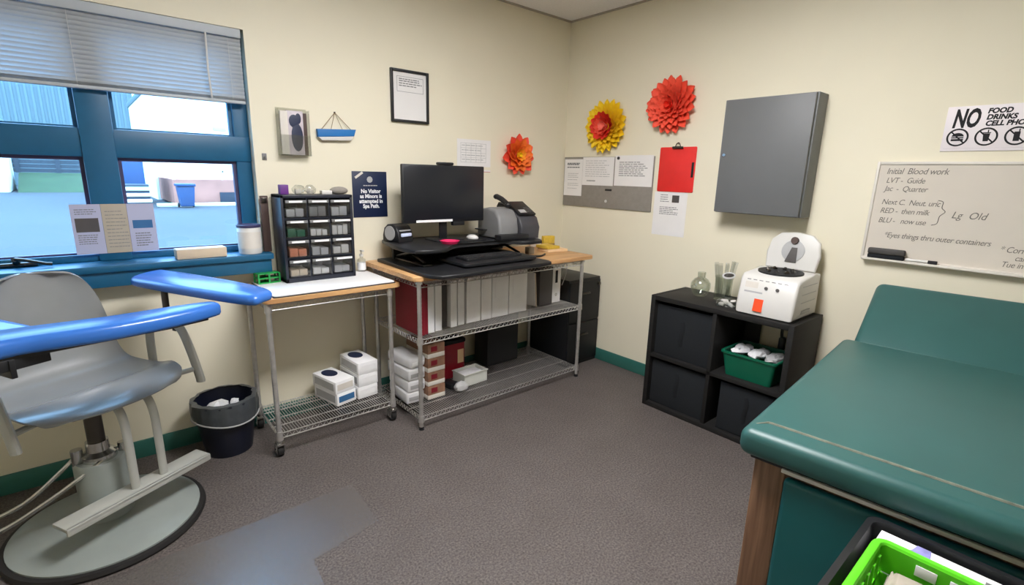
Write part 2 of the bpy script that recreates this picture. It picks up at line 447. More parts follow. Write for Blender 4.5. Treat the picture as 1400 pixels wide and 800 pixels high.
# --- rolling cart
cart = thing('rolling_wire_cart', 'smaller chrome wire cart on casters with oak top below the window', 'cart')
CX0, CX1, CY0, CY1 = -2.535, -1.875, -.445, -.06
for (x, y) in ((CX0, CY0), (CX1, CY0), (CX0, CY1), (CX1, CY1)):
    p = post(x, y, .105, .85); p.cyl((x, y, .10), (x, y, .15), .0185, .0165, seg=14); p.cyl((x, y, .80), (x, y, .845), .0185, .0165, seg=14)
    p.build('post', M['wire'], cart)
    ca = MB().cyl((x, y, .085), (x, y, .105), .017).box((x-.02, y-.018, .07), (x+.02, y+.03, .086), .003).box((x-.021, y-.006, .025), (x-.017, y+.042, .075), .001).box((x+.017, y-.006, .025), (x+.021, y+.042, .075), .001).build('caster', M['chrome'], cart)
    MB().cyl((x-.014, y+.022, .035), (x+.014, y+.022, .035), .035, seg=20).build('wheel', M['rub'], ca)
    MB().cyl((x-.023, y+.022, .035), (x+.023, y+.022, .035), .009, seg=10).build('axle', M['chrome'], ca)
wire_shelf(CX0, CX1, CY0, CY1, .14).build('wire_shelf', M['wire'], cart)
wire_shelf(CX0, CX1, CY0, CY1, .842).build('wire_shelf', M['wire'], cart)
MB().prism(rrect(-2.556, -.475, -1.816, -.02, .02), .85, .874, .003).build('tabletop', M['oak'], cart, label='oak tabletop board')
mt = thing('counter_mat', 'white mat with a black rim spread over the oak cart top', 'mat', (0, 0, .874))
MB().prism(rrect(-2.51, -.465, -1.84, -.035, .012), 0, .005, .001).build('mat_backing', M['blk'], mt)
MB().prism(rrect(-2.505, -.456, -1.845, -.04, .012), .005, .010, .001).build('mat_surface', M['lbl'], mt)
ZM = .884
# ------------------------------------------------------------------ drawer cabinet on the cart
dc = thing('drawer_organizer', 'navy black cabinet of twelve small clear drawers on the white mat', 'drawer cabinet', (-2.165, -.11, ZM), 0)
W_, D_, H_ = .40, .165, .482
m = MB(); hw = W_/2; hd = D_/2
m.box((-hw, -hd, 0), (-hw+.016, hd, H_), .003); m.box((hw-.016, -hd, 0), (hw, hd, H_), .003); m.box((-hw, -hd, H_-.018), (hw, hd, H_), .003); m.box((-hw, -hd, 0), (hw, hd, .025), .003); m.box((-hw, hd-.008, 0), (hw, hd, H_))
cw = (W_-.032)/3; ch = (H_-.043)/4
for i in (1, 2): m.box((-hw+.016+i*cw-.003, -hd+.004, .02), (-hw+.016+i*cw+.003, hd-.005, H_-.01))
for j in (1, 2, 3): m.box((-hw+.01, -hd+.004, .025+j*ch-.004), (hw-.01, hd-.005, .025+j*ch+.004))
m.build('cabinet_body', mat('navy_black', srgb(30, 34, 46), .4, var=.06), dc)
cont = {(0, 0): 'tan', (1, 0): 'white', (2, 0): 'ltgrey', (0, 1): 'brick', (1, 1): 'ltgrey', (2, 1): 'white', (0, 2): 'dgreen', (1, 2): 'white', (2, 2): 'white', (0, 3): 'ltgrey', (1, 3): 'grey', (2, 3): 'ltgrey'}
for i in range(3):
    for j in range(4):
        x0 = -hw+.016+i*cw+.006; x1 = x0+cw-.012; z0 = .025+j*ch+.007; z1 = z0+ch-.016
        m = MB(); m.box((x0, -hd-.004, z0), (x1, -hd, z1-.014), .001); m.box((x0, -hd, z0), (x0+.0015, hd-.015, z1-.02)); m.box((x1-.0015, -hd, z0), (x1, hd-.015, z1-.02)); m.box((x0, -hd, z0), (x1, hd-.015, z0+.0015))
        d = m.build('drawer', M['clear2'], dc)
        B((x0, -hd-.012, z1-.016), (x1, -hd, z1), .002).build('drawer_lip', M['grey'], d)
        B((x0+.018, -hd-.0135, z1-.013), (x1-.022+.01*i, -hd-.012, z1-.003)).build('label_strip', M['lbl'], d)
        hh = random.uniform(.5, .9)*(z1-z0-.02); m = MB(); k = random.randint(2, 3); xx = x0+.008
        for q in range(k):
            wq = (x1-x0-.016)/k; m.box((xx+.001, -hd+.006+random.random()*.01, z0+.002), (xx+wq-.002, hd-.03, z0+.004+hh*random.uniform(.7, 1)), .004); xx += wq
        m.build('contents', M[cont[(i, j)]], d)
ZT = ZM+H_+.0005
tag(B((-.022, -.022, 0), (.022, .022, .052), .003).build('card_box', M['purple'], loc=(-2.318, -.10, ZT)), 'small purple box on the left end of the drawer cabinet', 'box')
for i, (x, y) in enumerate(((-2.245, -.12), (-2.175, -.11))):
    t = thing('clear_bag', ('crumpled clear plastic bag on the drawer cabinet beside the purple box', 'crumpled clear plastic bag on the drawer cabinet, second from the purple box')[i], 'bag', (x, y, ZT), i*.7, 'clear bags on the drawer cabinet')
    r = random.Random(i+3); m = MB(); m.sph((0, 0, .026), .034, (1.05, .8, .72), 14)
    for v in m.b.verts: v.co += Vector((r.uniform(-1, 1), r.uniform(-1, 1), r.uniform(-1, 1)))*.004; v.co.z = max(v.co.z, 0)
    m.build('bag_film', M['clear'], t)
    MB().box((-.018, -.012, .003), (.014, .014, .03), .004).build('bag_contents', M['offw'], t)
tag(B((-.03, -.02, 0), (.03, .02, .022), .004).build('folded_gauze', M['white'], loc=(-2.095, -.13, ZT)), 'small white folded packet on the drawer cabinet', 'packet')
m = MB(); m.sph((0, 0, .02), .055, (1, .55, .42), 16)
for v in m.b.verts: v.co.z = max(v.co.z, 0)
tag(m.build('fabric_pouch', M['boardgrey'], loc=(-2.015, -.12, ZT)), 'soft grey pouch on the right end of the drawer cabinet', 'pouch')

def pump_bottle(name, label, loc, hb, r, body, cap):
    t = thing(name, label, 'bottle', loc)
    MB().lathe([(0, 0), (r*.95, 0), (r, .004), (r, hb*.72), (r*.9, hb*.82), (r*.4, hb*.9), (r*.38, hb), (0, hb)], seg=20).build('bottle_body', body, t)
    MB().cyl((0, 0, hb), (0, 0, hb+.015), r*.48, seg=14).cyl((0, 0, hb+.015), (0, 0, hb+.035), .004, seg=8).box((-.008, -.03, hb+.032), (.008, .008, hb+.042), .003).build('pump', cap, t)
    MB().lathe([(r+.0006, hb*.12), (r+.0006, hb*.6)], seg=20).build('bottle_label', M['lbl'], t)
pump_bottle('sanitizer_bottle', 'clear pump bottle of sanitizer at the back right of the cart', (-1.875, -.075, ZM), .095, .026, M['clear'], M['white'])

# green rack on the mat
t = thing('test_tube_rack', 'bright green plastic rack left of the drawer cabinet', 'rack', (-2.44, -.1, ZM), .1)
m = MB()
for z in (0, .026, .052): m.box((-.058, -.036, z), (.058, .036, z+.005), .001)
for x in (-.055, 0, .055):
    for y in (-.032, .032): m.box((x-.004, y-.003, 0), (x+.004, y+.003, .055))
m.build('rack_frame', M['greenp'], t)
m = MB()
for i in range(5):
    for j in range(2): m.lathe([(.009, .0575), (.006, .0575)], (-.044+i*.022, -.015+j*.03, 0), 10)
m.build('rack_holes', M['dgreen'], t)

# glove boxes on the cart's lower shelf
def glove_box(loc, rz, label, body='offw', side='bindw', dims=(.13, .235, .075)):
    w, d, h = dims
    t = thing('glove_box', label, 'box', loc, rz, 'glove boxes on the cart')
    B((-w/2, -d/2, 0), (w/2, d/2, h), .002).build('carton', M['lbl' if body == 'offw' else body], t)
    m = MB(); m.prism([(.042*math.cos(a), .04+.06*math.sin(a)) for a in [2*PI*k/18 for k in range(18)]], h, h+.0008); m.build('opening', M['navy'], t)
    B((-w/2+.012, -d/2-.0008, h*.25), (w/2-.012, -d/2, h*.75)).build('printed_band', M[side], t)
    B((-w/2-.0008, -d/2+.02, h*.2), (-w/2, d/2-.02, h*.8)).build('side_print', M['ltgrey'], t)
SZ = .1435
for k, lb in enumerate(('bottom white glove box of the taller stack on the cart shelf', 'middle white glove box of the taller stack on the cart shelf', 'top glove box of the taller stack, dark opening upward')):
    glove_box((-1.985+.003*k, -.20, SZ+.0765*k), .08+.02*(k % 2), lb)
for k, (lb, b) in enumerate((('blue and white glove box at the bottom of the shorter stack', 'bluew'), ('white glove box on the blue one, dark opening upward', 'offw'))):
    glove_box((-2.14-.006*k, -.21, SZ+.0765*k), .22, lb, 'offw' if k else 'bindw', b)

# ------------------------------------------------------------------ desk: sit-stand converter
cv = thing('desk_converter', 'black sit stand desk converter with lower tray on the oak desk', 'desk converter')
ZD = .9385
low = [(-1.78, -.10), (-1.79, -.62), (-1.785, -.74), (-1.74, -.80), (-1.6, -.815), (-1.3, -.79), (-1.0, -.80), (-.90, -.79), (-.87, -.74), (-.88, -.5), (-.88, -.10)]
MB().prism(spline(low+[low[0]], 4)[:-1] if False else low, ZD, ZD+.022, .006).build('base_tray', M['blk'], cv)
up = [(-1.72, -.05), (-1.775, -.30), (-1.79, -.46), (-1.765, -.56), (-1.70, -.595), (-1.62, -.60), (-1.56, -.58), (-1.47, -.485), (-1.40, -.46), (-1.10, -.46), (-1.02, -.49), (-.97, -.57), (-.90, -.60), (-.80, -.59), (-.765, -.54), (-.755, -.30), (-.77, -.05)]
MB().prism(up, 1.048, 1.072, .007).build('upper_platform', M['blk'], cv)
MB().box((-1.70, -.17, ZD+.022), (-.80, -.14, 1.048), .003).box((-1.60, -.36, 1.03), (-.88, -.17, 1.048), .003).build('gap_shade_panel', M['blk2'], cv)  # black boards added to darken the gap under the platform
for x in (-1.66, -.90):
    m = MB(); m.box((x-.03, -.52, ZD+.022), (x+.03, -.12, ZD+.032), .003)
    for sgn in (-1, 1):
        m.tube([(x+sgn*.016, -.30-.15*sgn, ZD+.035), (x+sgn*.016, -.30+.15*sgn, 1.047)], .009, 8)
    m.build('lift_arm', M['dchrome'] if x < -1.5 else M['blk'], cv)
MB().prism(rrect(-1.52, -.70, -.94, -.40, .02), ZD+.030, ZD+.048, .006).box((-1.35, -.6, ZD+.0222), (-1.1, -.3, ZD+.031)).build('keyboard_tray', M['blk'], cv)
kb = thing('keyboard', 'black computer keyboard on the tray below the monitor', 'keyboard', (-1.23, -.56, ZD+.0485))
MB().prism(rrect(-.22, -.068, .22, .068, .012), 0, .014, .003).build('keyboard_case', M['blk'], kb)
m = MB()
for r in range(5):
    for k in range(15): m.box((-.205+k*.0273, -.055+r*.0225, .014), (-.205+k*.0273+.023, -.055+r*.0225+.018, .0185), .002, seg=1)
m.build('keys', M['blk2'], kb)

# monitor
ZP = 1.0725
mo = thing('monitor', 'black flat computer monitor with dark screen in the corner desk', 'monitor', (-1.375, -.26, ZP), -.03)
m = MB(); m.box((-.303, -.016, .118), (.303, .014, .478), .006); m.box((-.2, .01, .18), (.2, .04, .42), .02); m.build('monitor_housing', M['blk'], mo)
B((-.293, -.0175, .135), (.293, -.0155, .468), .001).build('screen', M['screen'], mo)
m = MB(); m.box((-.028, .012, .0), (.028, .03, .25), .006); m.prism(rrect(-.11, -.085, .11, .085, .02), 0, .01, .003); m.build('stand', M['blk'], mo)
B((-.215, -.0195, .121), (.05, -.0165, .136)).build('sticker_strip', M['lbl'], mo, label='white strip along the lower bezel')
B((.06, -.012, .092), (.15, .02, .119), .004).build('speaker_bar', M['blk'], mo)
t = thing('webcam', 'small black webcam clipped on top of the monitor', 'webcam', (-1.37, -.262, ZP+.4785), -.03)
MB().box((-.055, -.02, 0), (.055, .022, .018), .006).build('camera_body', M['blk'], t)
MB().cyl((0, -.024, .009), (0, -.02, .009), .006, seg=12).build('camera_lens', M['screen'], t)

t = thing('label_printer', 'small black and silver rounded device left of the monitor', 'printer', (-1.665, -.165, ZP), .25)
def shell_pts(w): return [(-.075, 0), (-.075, .02), (-.07, .06), (-.05, .095), (-.015, .112), (.03, .108), (.06, .085), (.075, .04), (.075, 0)]
MB().prism(shell_pts(0), -.06, .06, .008, mtx=Matrix.Rotation(PI/2, 4, 'X') @ Matrix.Rotation(PI/2, 4, 'Y') @ Matrix.Rotation(0, 4, 'Z')).build('device_body', M['blk'], t)
MB().cyl((-.068, 0, .055), (-.063, 0, .055), .045, seg=22).build('side_cover', M['ltgrey'], t)
B((-.04, -.083, .034), (.045, -.066, .056), .006).build('front_panel', mat('highlight_panel', srgb(206, 216, 244), .3, var=.03), t)  # white front with its blue highlight put into the panel colour
B((-.045, -.074, .068), (.045, -.055, .076), .003).build('paper_slot', M['ltgrey'], t)
t = thing('pink_holder', 'bright pink plastic dish below the monitor', 'dish', (-1.44, -.42, ZP))
MB().lathe([(0, .003), (.045, .003), (.058, .016), (.062, .018), (.06, .014), (.05, 0), (0, 0)], seg=28).build('dish_bowl', M['pink'], t)
t = thing('mouse_pad', 'black mouse pad on the raised platform right of the pink dish', 'mouse pad', (-1.25, -.34, ZP))
MB().prism(rrect(-.1, -.075, .11, .075, .015), 0, .004, .001).build('pad', M['blk2'], t)
t = thing('computer_mouse', 'small white computer mouse on the black pad', 'mouse', (-1.2, -.33, ZP+.0045), .4)
m = MB(); m.sph((0, 0, .006), .03, (.9, 1.5, .75), 16)
for v in m.b.verts: v.co.z = max(0, v.co.z)
m.build('mouse_shell', M['white'], t)
B((-.001, .006, .027), (.001, .03, .0295)).build('scroll_wheel', M['grey'], t)

# printer / fax on the platform
pr = thing('desk_printer', 'grey and black desktop printer with raised control panel right of the monitor', 'printer', (-.868, -.315, ZP), -.06); pr.scale = (1.1, 1.1, 1.1)
prof = [(-.13, 0), (-.135, .06), (-.12, .13), (-.08, .175), (0, .19), (.09, .175), (.115, .12), (.12, 0)]
mx = Matrix.Rotation(PI/2, 4, 'Z') @ Matrix.Rotation(PI/2, 4, 'X')
MB().prism(prof, -.17, -.02, .018, mtx=mx).build('paper_cover', M['grey'], pr, label='rounded grey cover')
MB().prism([(-.15, 0), (-.16, .07), (-.13, .13), (.02, .205), (.10, .215), (.12, .19), (.12, 0)], -.02, .13, .01, mtx=mx).build('printer_body', mat('charcoal_plastic', srgb(62, 62, 66), .45, var=.05), pr)
MB().box((-.2, -.19, .0), (.02, -.12, .035), .008).build('front_tray', M['blk'], pr)
m = MB(); mm = Matrix.Translation((.055, -.06, .175)) @ Matrix.Rotation(.46, 4, 'X')
m.box((-.065, -.07, -.004), (.065, .09, .010), .004, mtx=mm); m.build('control_panel', M['blk'], pr)
m = MB(); m.box((-.05, -.055, .010), (.0, -.02, .013), .001, mtx=mm); m.build('display', M['ltgrey'], pr)
m = MB()
for i in range(3):
    for j in range(4): m.box((.005+i*.017, -.055+j*.017, .010), (.017+i*.017, -.043+j*.017, .013), .001, mtx=mm, seg=1)
m.build('buttons', M['bindg'], pr)
m = MB(); m.tube([(-.045, -.045, .207), (-.045, .02, .236), (-.045, .08, .252)], .017, 10); m.sph((-.045, -.045, .205), .022, (1, 1, .8), 12); m.sph((-.045, .08, .25), .022, (1, 1, .8), 12); m.build('handset', M['blk'], pr)
B((-.2, .0, .045), (-.165, .10, .052), .003).build('side_flap', M['blk'], pr)
t = thing('wood_block', 'small beige block at the front corner of the desk converter', 'block', (-.70, -.36, .9385))
B((-.028, -.022, 0), (.028, .022, .05), .004).build('block_body', M['beige'], t)
t = thing('desk_cable', 'short black cable end lying on the oak desk top', 'cable', (0, 0, .9385))
MB().tube(spline([(-.86, -.42, .012), (-.80, -.50, .008), (-.74, -.52, .008), (-.68, -.49, .008), (-.65, -.47, .008)]), .007).build('cable', M['blk'], t)
t = thing('spray_bottle', 'slim white bottle standing right of the printer on the desk', 'bottle', (-.405, -.085, .9385))
MB().lathe([(0, 0), (.032, 0), (.034, .005), (.034, .1), (.026, .125), (.012, .14), (.012, .15), (0, .15)], seg=20).build('bottle_body', M['white'], t)
MB().cyl((0, 0, .15), (0, 0, .185), .014, .011, seg=14).build('cap', M['lbl'], t)
B((-.018, -.0348, .03), (.018, -.03, .085)).build('bottle_label', M['ltgrey'], t)
t = thing('sticky_note_stack', 'upright stack of yellow notes at the back of the desk', 'notepad', (-.39, -.235, .9385), -.2)
B((-.05, -.02, 0), (.05, .02, .1), .003).build('note_stack', M['yellow'], t)
B((-.051, -.021, .03), (.051, .021, .04)).build('note_band', M['brown'], t)
for k, (cm, lb, dx, w_) in enumerate((('peach', 'peach paper pad lying on the right end of the desk', 0, .09), ('yellow', 'yellow paper pad on top of the peach pad', -.035, .06))):
    t = thing('paper_pad', lb, 'notepad', (-.445+dx, -.345+.02*k, .939+.0225*k), -.15+.1*k)
    B((-w_, -.07, 0), (w_, .07, .02), .001).build('pad_sheets', M[cm], t)
    B((-w_, .066, .0), (w_, .0715, .0212), .001).build('pad_binding', M['tan'], t)

# ------------------------------------------------------------------ binders on the middle shelf
SH = .5700
def binder(name, label, x0, x1, y0, y1, h, m_, group='binders on the desk shelf', lab=True):
    t = thing(name, label, 'binder', ((x0+x1)/2, y0, SH), 0, group)
    w_ = x1-x0-.003; d = y1-y0
    mm = MB(); mm.box((-w_/2, 0, 0), (-w_/2+.003, d, h), .001, seg=1); mm.box((w_/2-.003, 0, 0), (w_/2, d, h), .001, seg=1); mm.box((-w_/2, -.002, 0), (w_/2, .003, h), .0012, seg=1)
    mm.build('cover', M[m_], t)
    B((-w_/2+.004, .012, .008), (w_/2-.004, d-.012, h-.012)).build('pages', M['paper'], t)
    if lab: B((-w_*.3, -.003, h*.45), (w_*.3, -.0018, h*.82)).build('spine_label', M['lbl'], t)
for lb, a, b, y, m_ in (
    ('crimson binder at the far left end of the desk shelf, its cover facing the cart', -1.772, -1.735, -.60, 'crim'),
    ('second crimson binder tucked behind the shelf post', -1.734, -1.706, -.59, 'crim'),
    ('white binder first right of the crimson ones', -1.703, -1.656, -.58, 'bindw'),
    ('narrow white binder left of the dark grey gap binder', -1.648, -1.598, -.57, 'bindw'),
    ('dark grey binder standing in for the shaded gap among the white binders', -1.594, -1.535, -.53, 'bindg'),  # shade of a gap between binders, built as a dark binder
    ('narrow white binder right of the dark grey one', -1.530, -1.481, -.56, 'bindw'),
    ('second narrow white binder right of the dark grey one', -1.470, -1.418, -.55, 'bindw'),
    ('wide white binder under the keyboard tray', -1.400, -1.288, -.545, 'bindw'),
    ('white binder just right of the wide one under the keyboard tray', -1.284, -1.197, -.545, 'bindw'),
    ('thick white binder second from the right of the white row', -1.192, -1.048, -.54, 'bindw'),
    ('thick white binder at the right end of the white row', -1.036, -.870, -.53, 'bindw'),
):
    binder('binder', lb, a, b, y, y+.29, .295 if m_ != 'crim' else .30, m_, lab=(m_ == 'bindw'))
t = thing('paper_folder', 'curved cream paper folder leaning right of the white binders', 'folder', (-.775, -.5, SH))
def fn(u, v): return Vector((-.055+.10*math.sin(v*PI/2)*(.4+.6*u), .26*u, .27*v*(1-.12*u)))
def fn(u, v): return Vector((-.05+.085*math.sin(u*PI*.5)-.02*v, .26*(1-u)+0*v, .25*v))
MB().grid(fn, 10, 4, .006).build('folder_cover', M['tan'], t)
MB().grid(lambda u, v: fn(u, v)+Vector((-.012, 0, .004)), 10, 4, .004).build('sheets', M['paper'], t)
t = thing('magazine_file', 'dark grey box file beside the cream folder on the shelf', 'box file', (-.655, -.5, SH))
mm = MB(); mm.box((-.065, 0, 0), (-.06, .26, .28), .001); mm.box((.06, 0, 0), (.065, .26, .28), .001); mm.box((-.065, -.003, 0), (.065, .003, .28), .001); mm.box((-.065, .255, 0), (.065, .26, .28)); mm.box((-.06, 0, 0), (.06, .26, .006))
mm.build('file_case', M['bindg'], t)
B((-.055, .01, .008), (.055, .25, .26)).build('papers', M['offw'], t)
t = thing('lever_arch_file', 'white file with black spine label at the right end of the shelf', 'binder', (-.53, -.48, SH), 0, 'binders on the desk shelf')
mm = MB(); mm.box((-.045, 0, 0), (-.041, .28, .3), .001); mm.box((.041, 0, 0), (.045, .28, .3), .001); mm.box((-.045, -.003, 0), (.045, .003, .3), .001)
mm.build('cover', M['bindw'], t); B((-.038, .012, .006), (.038, .265, .29)).build('pages', M['paper'], t)
B((-.012, -.0045, .15), (.012, -.003, .245)).build('spine_label', M['inkd'], t, label='black spine label')
MB().lathe([(.011, 0), (.011, .001), (.006, .001), (.006, 0)], seg=16).build('finger_ring', M['chrome'], t, loc=(0, -.0035, .06), rot=(PI/2, 0, 0))
m = MB()
for k in range(5):
    a = k*.5; m.tube(spline([(-.47+.006*k, -.48+.05*k, SH+.26), (-.45, -.5+.05*k, SH+.30-.01*k), (-.445+.004*k, -.5+.04*k, SH+.22), (-.455, -.47+.05*k, SH+.12)]), .0035, 6)
tag(m.build('cable_bundle', M['ltgrey']), 'loops of pale grey cable hanging at the right end of the shelf', 'cables')

# ------------------------------------------------------------------ bottom shelf of the desk
LZ = .0905
for k, lb in enumerate(('lowest of the white tissue packs on the bottom desk shelf', 'second of the white tissue packs from the bottom', 'third of the white tissue packs from the bottom', 'rounded topmost white tissue pack of the left stack')):
    t = thing('tissue_pack', lb, 'pack', (-1.728+.004*(k % 2), -.345, LZ+.0755*k), .05*(k-1), 'white packs on the bottom shelf')
    B((-.06, -.13, 0), (.06, .13, .074), .022 if k == 3 else .012, seg=3).build('pack_wrap', M['tissue'], t)
    B((-.045, -.1312, .02), (.045, -.1295, .045), .0005).build('pack_print', M['ltgrey'] if k < 3 else M['lbl'], t)
for k, lb in enumerate(('lowest brown printed carton of the stack beside the tissue packs', 'second brown printed carton from the bottom of its stack', 'third brown printed carton from the bottom of its stack', 'topmost brown printed carton under the middle shelf')):
    t = thing('supply_carton', lb, 'carton', (-1.59-.004*(k % 2), -.36, LZ+.0925*k), .03*(k % 2), 'brown cartons on the bottom shelf')
    B((-.063, -.13, 0), (.063, .13, .091), .002).build('carton_body', M['brown'], t)
    B((-.0635, -.1305, 0), (.0635, .1305, .03), .002).build('carton_band', M['offw'], t)
    B((-.04, -.1312, .042), (.005, -.1298, .075)).build('carton_print', M['crim'], t)
t = thing('sharps_container', 'red sharps container with pale label on the bottom desk shelf', 'container', (-1.33, -.22, LZ))
m = MB(); m.prism(rrect(-.11, -.06, .11, .06, .015), 0, .25, .006); m.build('bin_body', M['red'], t)
m = MB(); m.prism(rrect(-.115, -.065, .115, .065, .015), .25, .275, .006); m.box((-.07, -.04, .275), (.05, .04, .29), .006); m.build('bin_lid', M['binfab'], t)
B((.045, -.0615, .10), (.095, -.0598, .2)).build('bin_label', M['peach'], t)
t = thing('storage_tray', 'translucent white plastic tray in front of the red container', 'tray', (-1.262, -.40, LZ), .05)
m = MB(); a, b, h_, th = .1, .065, .085, .003
m.box((-a, -b, 0), (a, b, th)); m.box((-a, -b, 0), (a, -b+th, h_)); m.box((-a, b-th, 0), (a, b, h_)); m.box((-a, -b, 0), (-a+th, b, h_)); m.box((a-th, -b, 0), (a, b, h_)); m.box((-a-.005, -b-.005, h_-.006), (a+.005, -b, h_)); m.box((-a-.005, b, h_-.006), (a+.005, b+.005, h_))
m.build('tray_shell', mat('milky_plastic', srgb(206, 208, 200), .4, var=.04), t)
B((-.09, -.055, .004), (.085, .055, .07), .008).build('tray_contents', M['tissue'], t)
t = thing('power_adapter', 'dark power brick with cable beside the tray', 'adapter', (-1.43, -.40, LZ), .3)
MB().box((-.035, -.05, 0), (.035, .05, .04), .008).build('brick', M['blk'], t)
MB().tube(spline([(0, .05, .02), (.0, .09, .04), (-.03, .12, .09), (-.02, .10, .14), (.01, .06, .12)]), .005).build('cord', M['blk'], t)
t = thing('crumpled_bag', 'grey crumpled plastic bag in front of the power brick', 'bag', (-1.405, -.50, LZ))
r = random.Random(5); m = MB(); m.sph((0, 0, .03), .05, (1.1, .8, .7), 14)
for v in m.b.verts: v.co += Vector((r.uniform(-1, 1), r.uniform(-1, 1), r.uniform(-1, 1)))*.006; v.co.z = max(v.co.z, 0)
m.build('bag_skin', M['ltgrey'], t)
t = thing('computer_tower', 'black computer tower standing at the back of the bottom shelf', 'computer', (-.86, -.19, LZ))
m = MB(); m.box((-.15, -.08, 0), (.15, .085, .40), .006); m.build('tower_case', M['blk2'], t)
B((-.14, -.084, .02), (.14, -.0795, .38), .002).build('front_bezel', M['blk'], t)
MB().cyl((.11, -.0875, .36), (.11, -.084, .36), .008, seg=12).build('power_button', M['grey'], t)

# black file cabinet in the corner
t = thing('file_cabinet', 'black metal file cabinet in the room corner beyond the desk', 'cabinet', (-.20, -.255, 0))
B((-.185, -.225, 0), (.185, .235, .715), .004).build('cabinet_body', M['blk'], t)
for k in range(2):
    d = B((-.178, -.236, .03+.34*k), (.178, -.2255, .355+.34*k), .004).build('drawer', M['blk2'], t)
    MB().box((-.05, -.25, .25+.34*k), (.05, -.2365, .265+.34*k), .004).build('drawer_pull', M['dchrome'], d)
MB().cyl((.15, -.24, .66), (.15, -.252, .66), .014, seg=14).build('lock', M['dchrome'], t)

# ------------------------------------------------------------------ waste bin
t = thing('waste_bin', 'dark round waste bin with a grey liner under the window sill', 'bin', (-2.725, -.175, 0))
m = MB(); m.lathe([(0, .003), (.108, .003), (.148, .30), (.152, .302), (.155, .296), (.113, 0), (0, 0)], seg=36); m.build('bin_shell', M['bluebin'], t)
r = random.Random(2); m = MB(); m.tube([(.161*math.cos(2*PI*k/40), .161*math.sin(2*PI*k/40), .203+.012*math.sin(2*PI*k/40*2+1)) for k in range(40)], .004, 6, closed=True); m.build('liner_hem', M['ltgrey'], t)
m = MB()
def ln(u, v):
    a = 2*PI*u; dz = [.31, .306, .26, .20][int(round(v*3))]; rr = [.135, .158, .163, .156][int(round(v*3))]
    w_ = .004*math.sin(a*9+v*4)+.003*math.sin(a*17)
    d = .02*math.sin(a*2+1) if v > .9 else 0
    return Vector(((rr+w_)*math.cos(a), (rr+w_)*math.sin(a)*.98, dz+d-.0*v))
m.grid(ln, 60, 3); bmesh.ops.remove_doubles(m.b, verts=m.b.verts[:], dist=1e-4); m.build('bin_liner', M['liner'], t)
for i, (x, y, z, s_) in enumerate(((-.03, .0, .25, .06), (.05, .03, .25, .03), (.07, -.03, .245, .025))):
    q = thing('crumpled_paper', ('large crumpled white paper in the waste bin', 'small white paper scrap in the waste bin near the wall', 'small white paper scrap in the waste bin near the cart')[i], 'paper', (-2.725+x, -.175+y, z), i, 'papers in the bin')
    m = MB(); m.sph((0, 0, 0), s_, (1, .8, .6), 10)
    for v in m.b.verts: v.co *= r.uniform(.75, 1.15)
    m.build('paper_ball', M['tissue'], q, angle=15)
q = thing('bin_filling', 'dark refuse filling the waste bin', 'refuse', (-2.725, -.175, .19)); q['kind'] = 'stuff'
m = MB(); m.lathe([(0, .02), (.06, .012), (.125, 0), (.1, -.1), (0, -.1)], seg=24); m.build('refuse', M['binfab'], q)

# ------------------------------------------------------------------ phlebotomy chair
ch = thing('blood_draw_chair', 'grey blood draw chair with blue padded arms on a round base', 'chair', (-3.255, -.55, 0), math.radians(28))
m = MB(); m.lathe([(0, .014), (.30, .014), (.325, .02), (.325, .034), (.28, .05), (.12, .062), (.09, .07), (0, .07)], seg=64); m.build('base_disc', M['enamel'], ch)
m = MB(); m.lathe([(.318, .001), (.343, .001), (.348, .012), (.343, .026), (.326, .028), (.318, .02)], seg=64); m.build('rubber_ring', M['rub'], ch)
m = MB(); m.lathe([(.088, .05), (.088, .31), (.08, .322), (0, .322)], seg=32); m.build('pump_housing', M['enamel'], ch)
m = MB(); m.lathe([(.06, .318), (.06, .345), (.04, .36), (.038, .40), (0, .40)], seg=24); m.cyl((.075, -.02, .30), (.075, -.02, .36), .014); m.cyl((-.06, .03, .31), (-.06, .03, .38), .02, seg=14); m.build('collar', M['chrome'], ch)
m = MB(); m.cyl((0, 0, .39), (0, 0, .585), .03, seg=20); m.box((-.14, -.12, .575), (.18, .12, .588), .003); m.build('column', M['dchrome'], ch)
# foot pump loop, to the left
m = MB(); m.tube(spline([(-.05, .07, .33), (-.10, .08, .29), (-.20, .15, .19), (-.30, .27, .12), (-.36, .33, .10), (-.385, .31, .095), (-.36, .25, .095), (-.28, .16, .12), (-.18, .06, .20), (-.08, -.03, .29), (-.02, -.05, .33), (.05, -.03, .34)], 5), .0085, 8); m.build('foot_pump_lever', M['chrome'], ch)
# moulded shell
prof = [(.188, .580, .235), (.172, .588, .258), (.13, .602, .283), (.08, .612, .294), (.02, .617, .30), (-.06, .598, .30), (-.17, .60, .285), (-.235, .622, .265), (-.275, .68, .25), (-.30, .76, .24), (-.325, .86, .225), (-.345, .95, .205), (-.358, 1.01, .175), (-.364, 1.045, .135), (-.366, 1.058, .08)]
P_ = spline([Vector((a, b, c)) for a, b, c in prof], 3); NP = len(P_)-1
def shell(u, v):
    p = P_[int(round(v*NP))]; s_ = 2*u-1
    back = min(1, max(0, (p.y-.60)/.3))
    f_ = p.x+.055*back*s_*s_ - (1-back)*.0*s_*s_; z = p.y + (1-back)*.012*s_*s_
    k_ = min(1, max(0, (p.x+.02)/.208)) if p.y < .64 else 0
    f_ -= .05*abs(s_)**3*k_*k_
    return Vector((.03+p.z*s_, -f_, z))
m = MB(); m.grid(shell, 22, NP, .008); m.build('seat_shell', M['shell'], ch, angle=60)
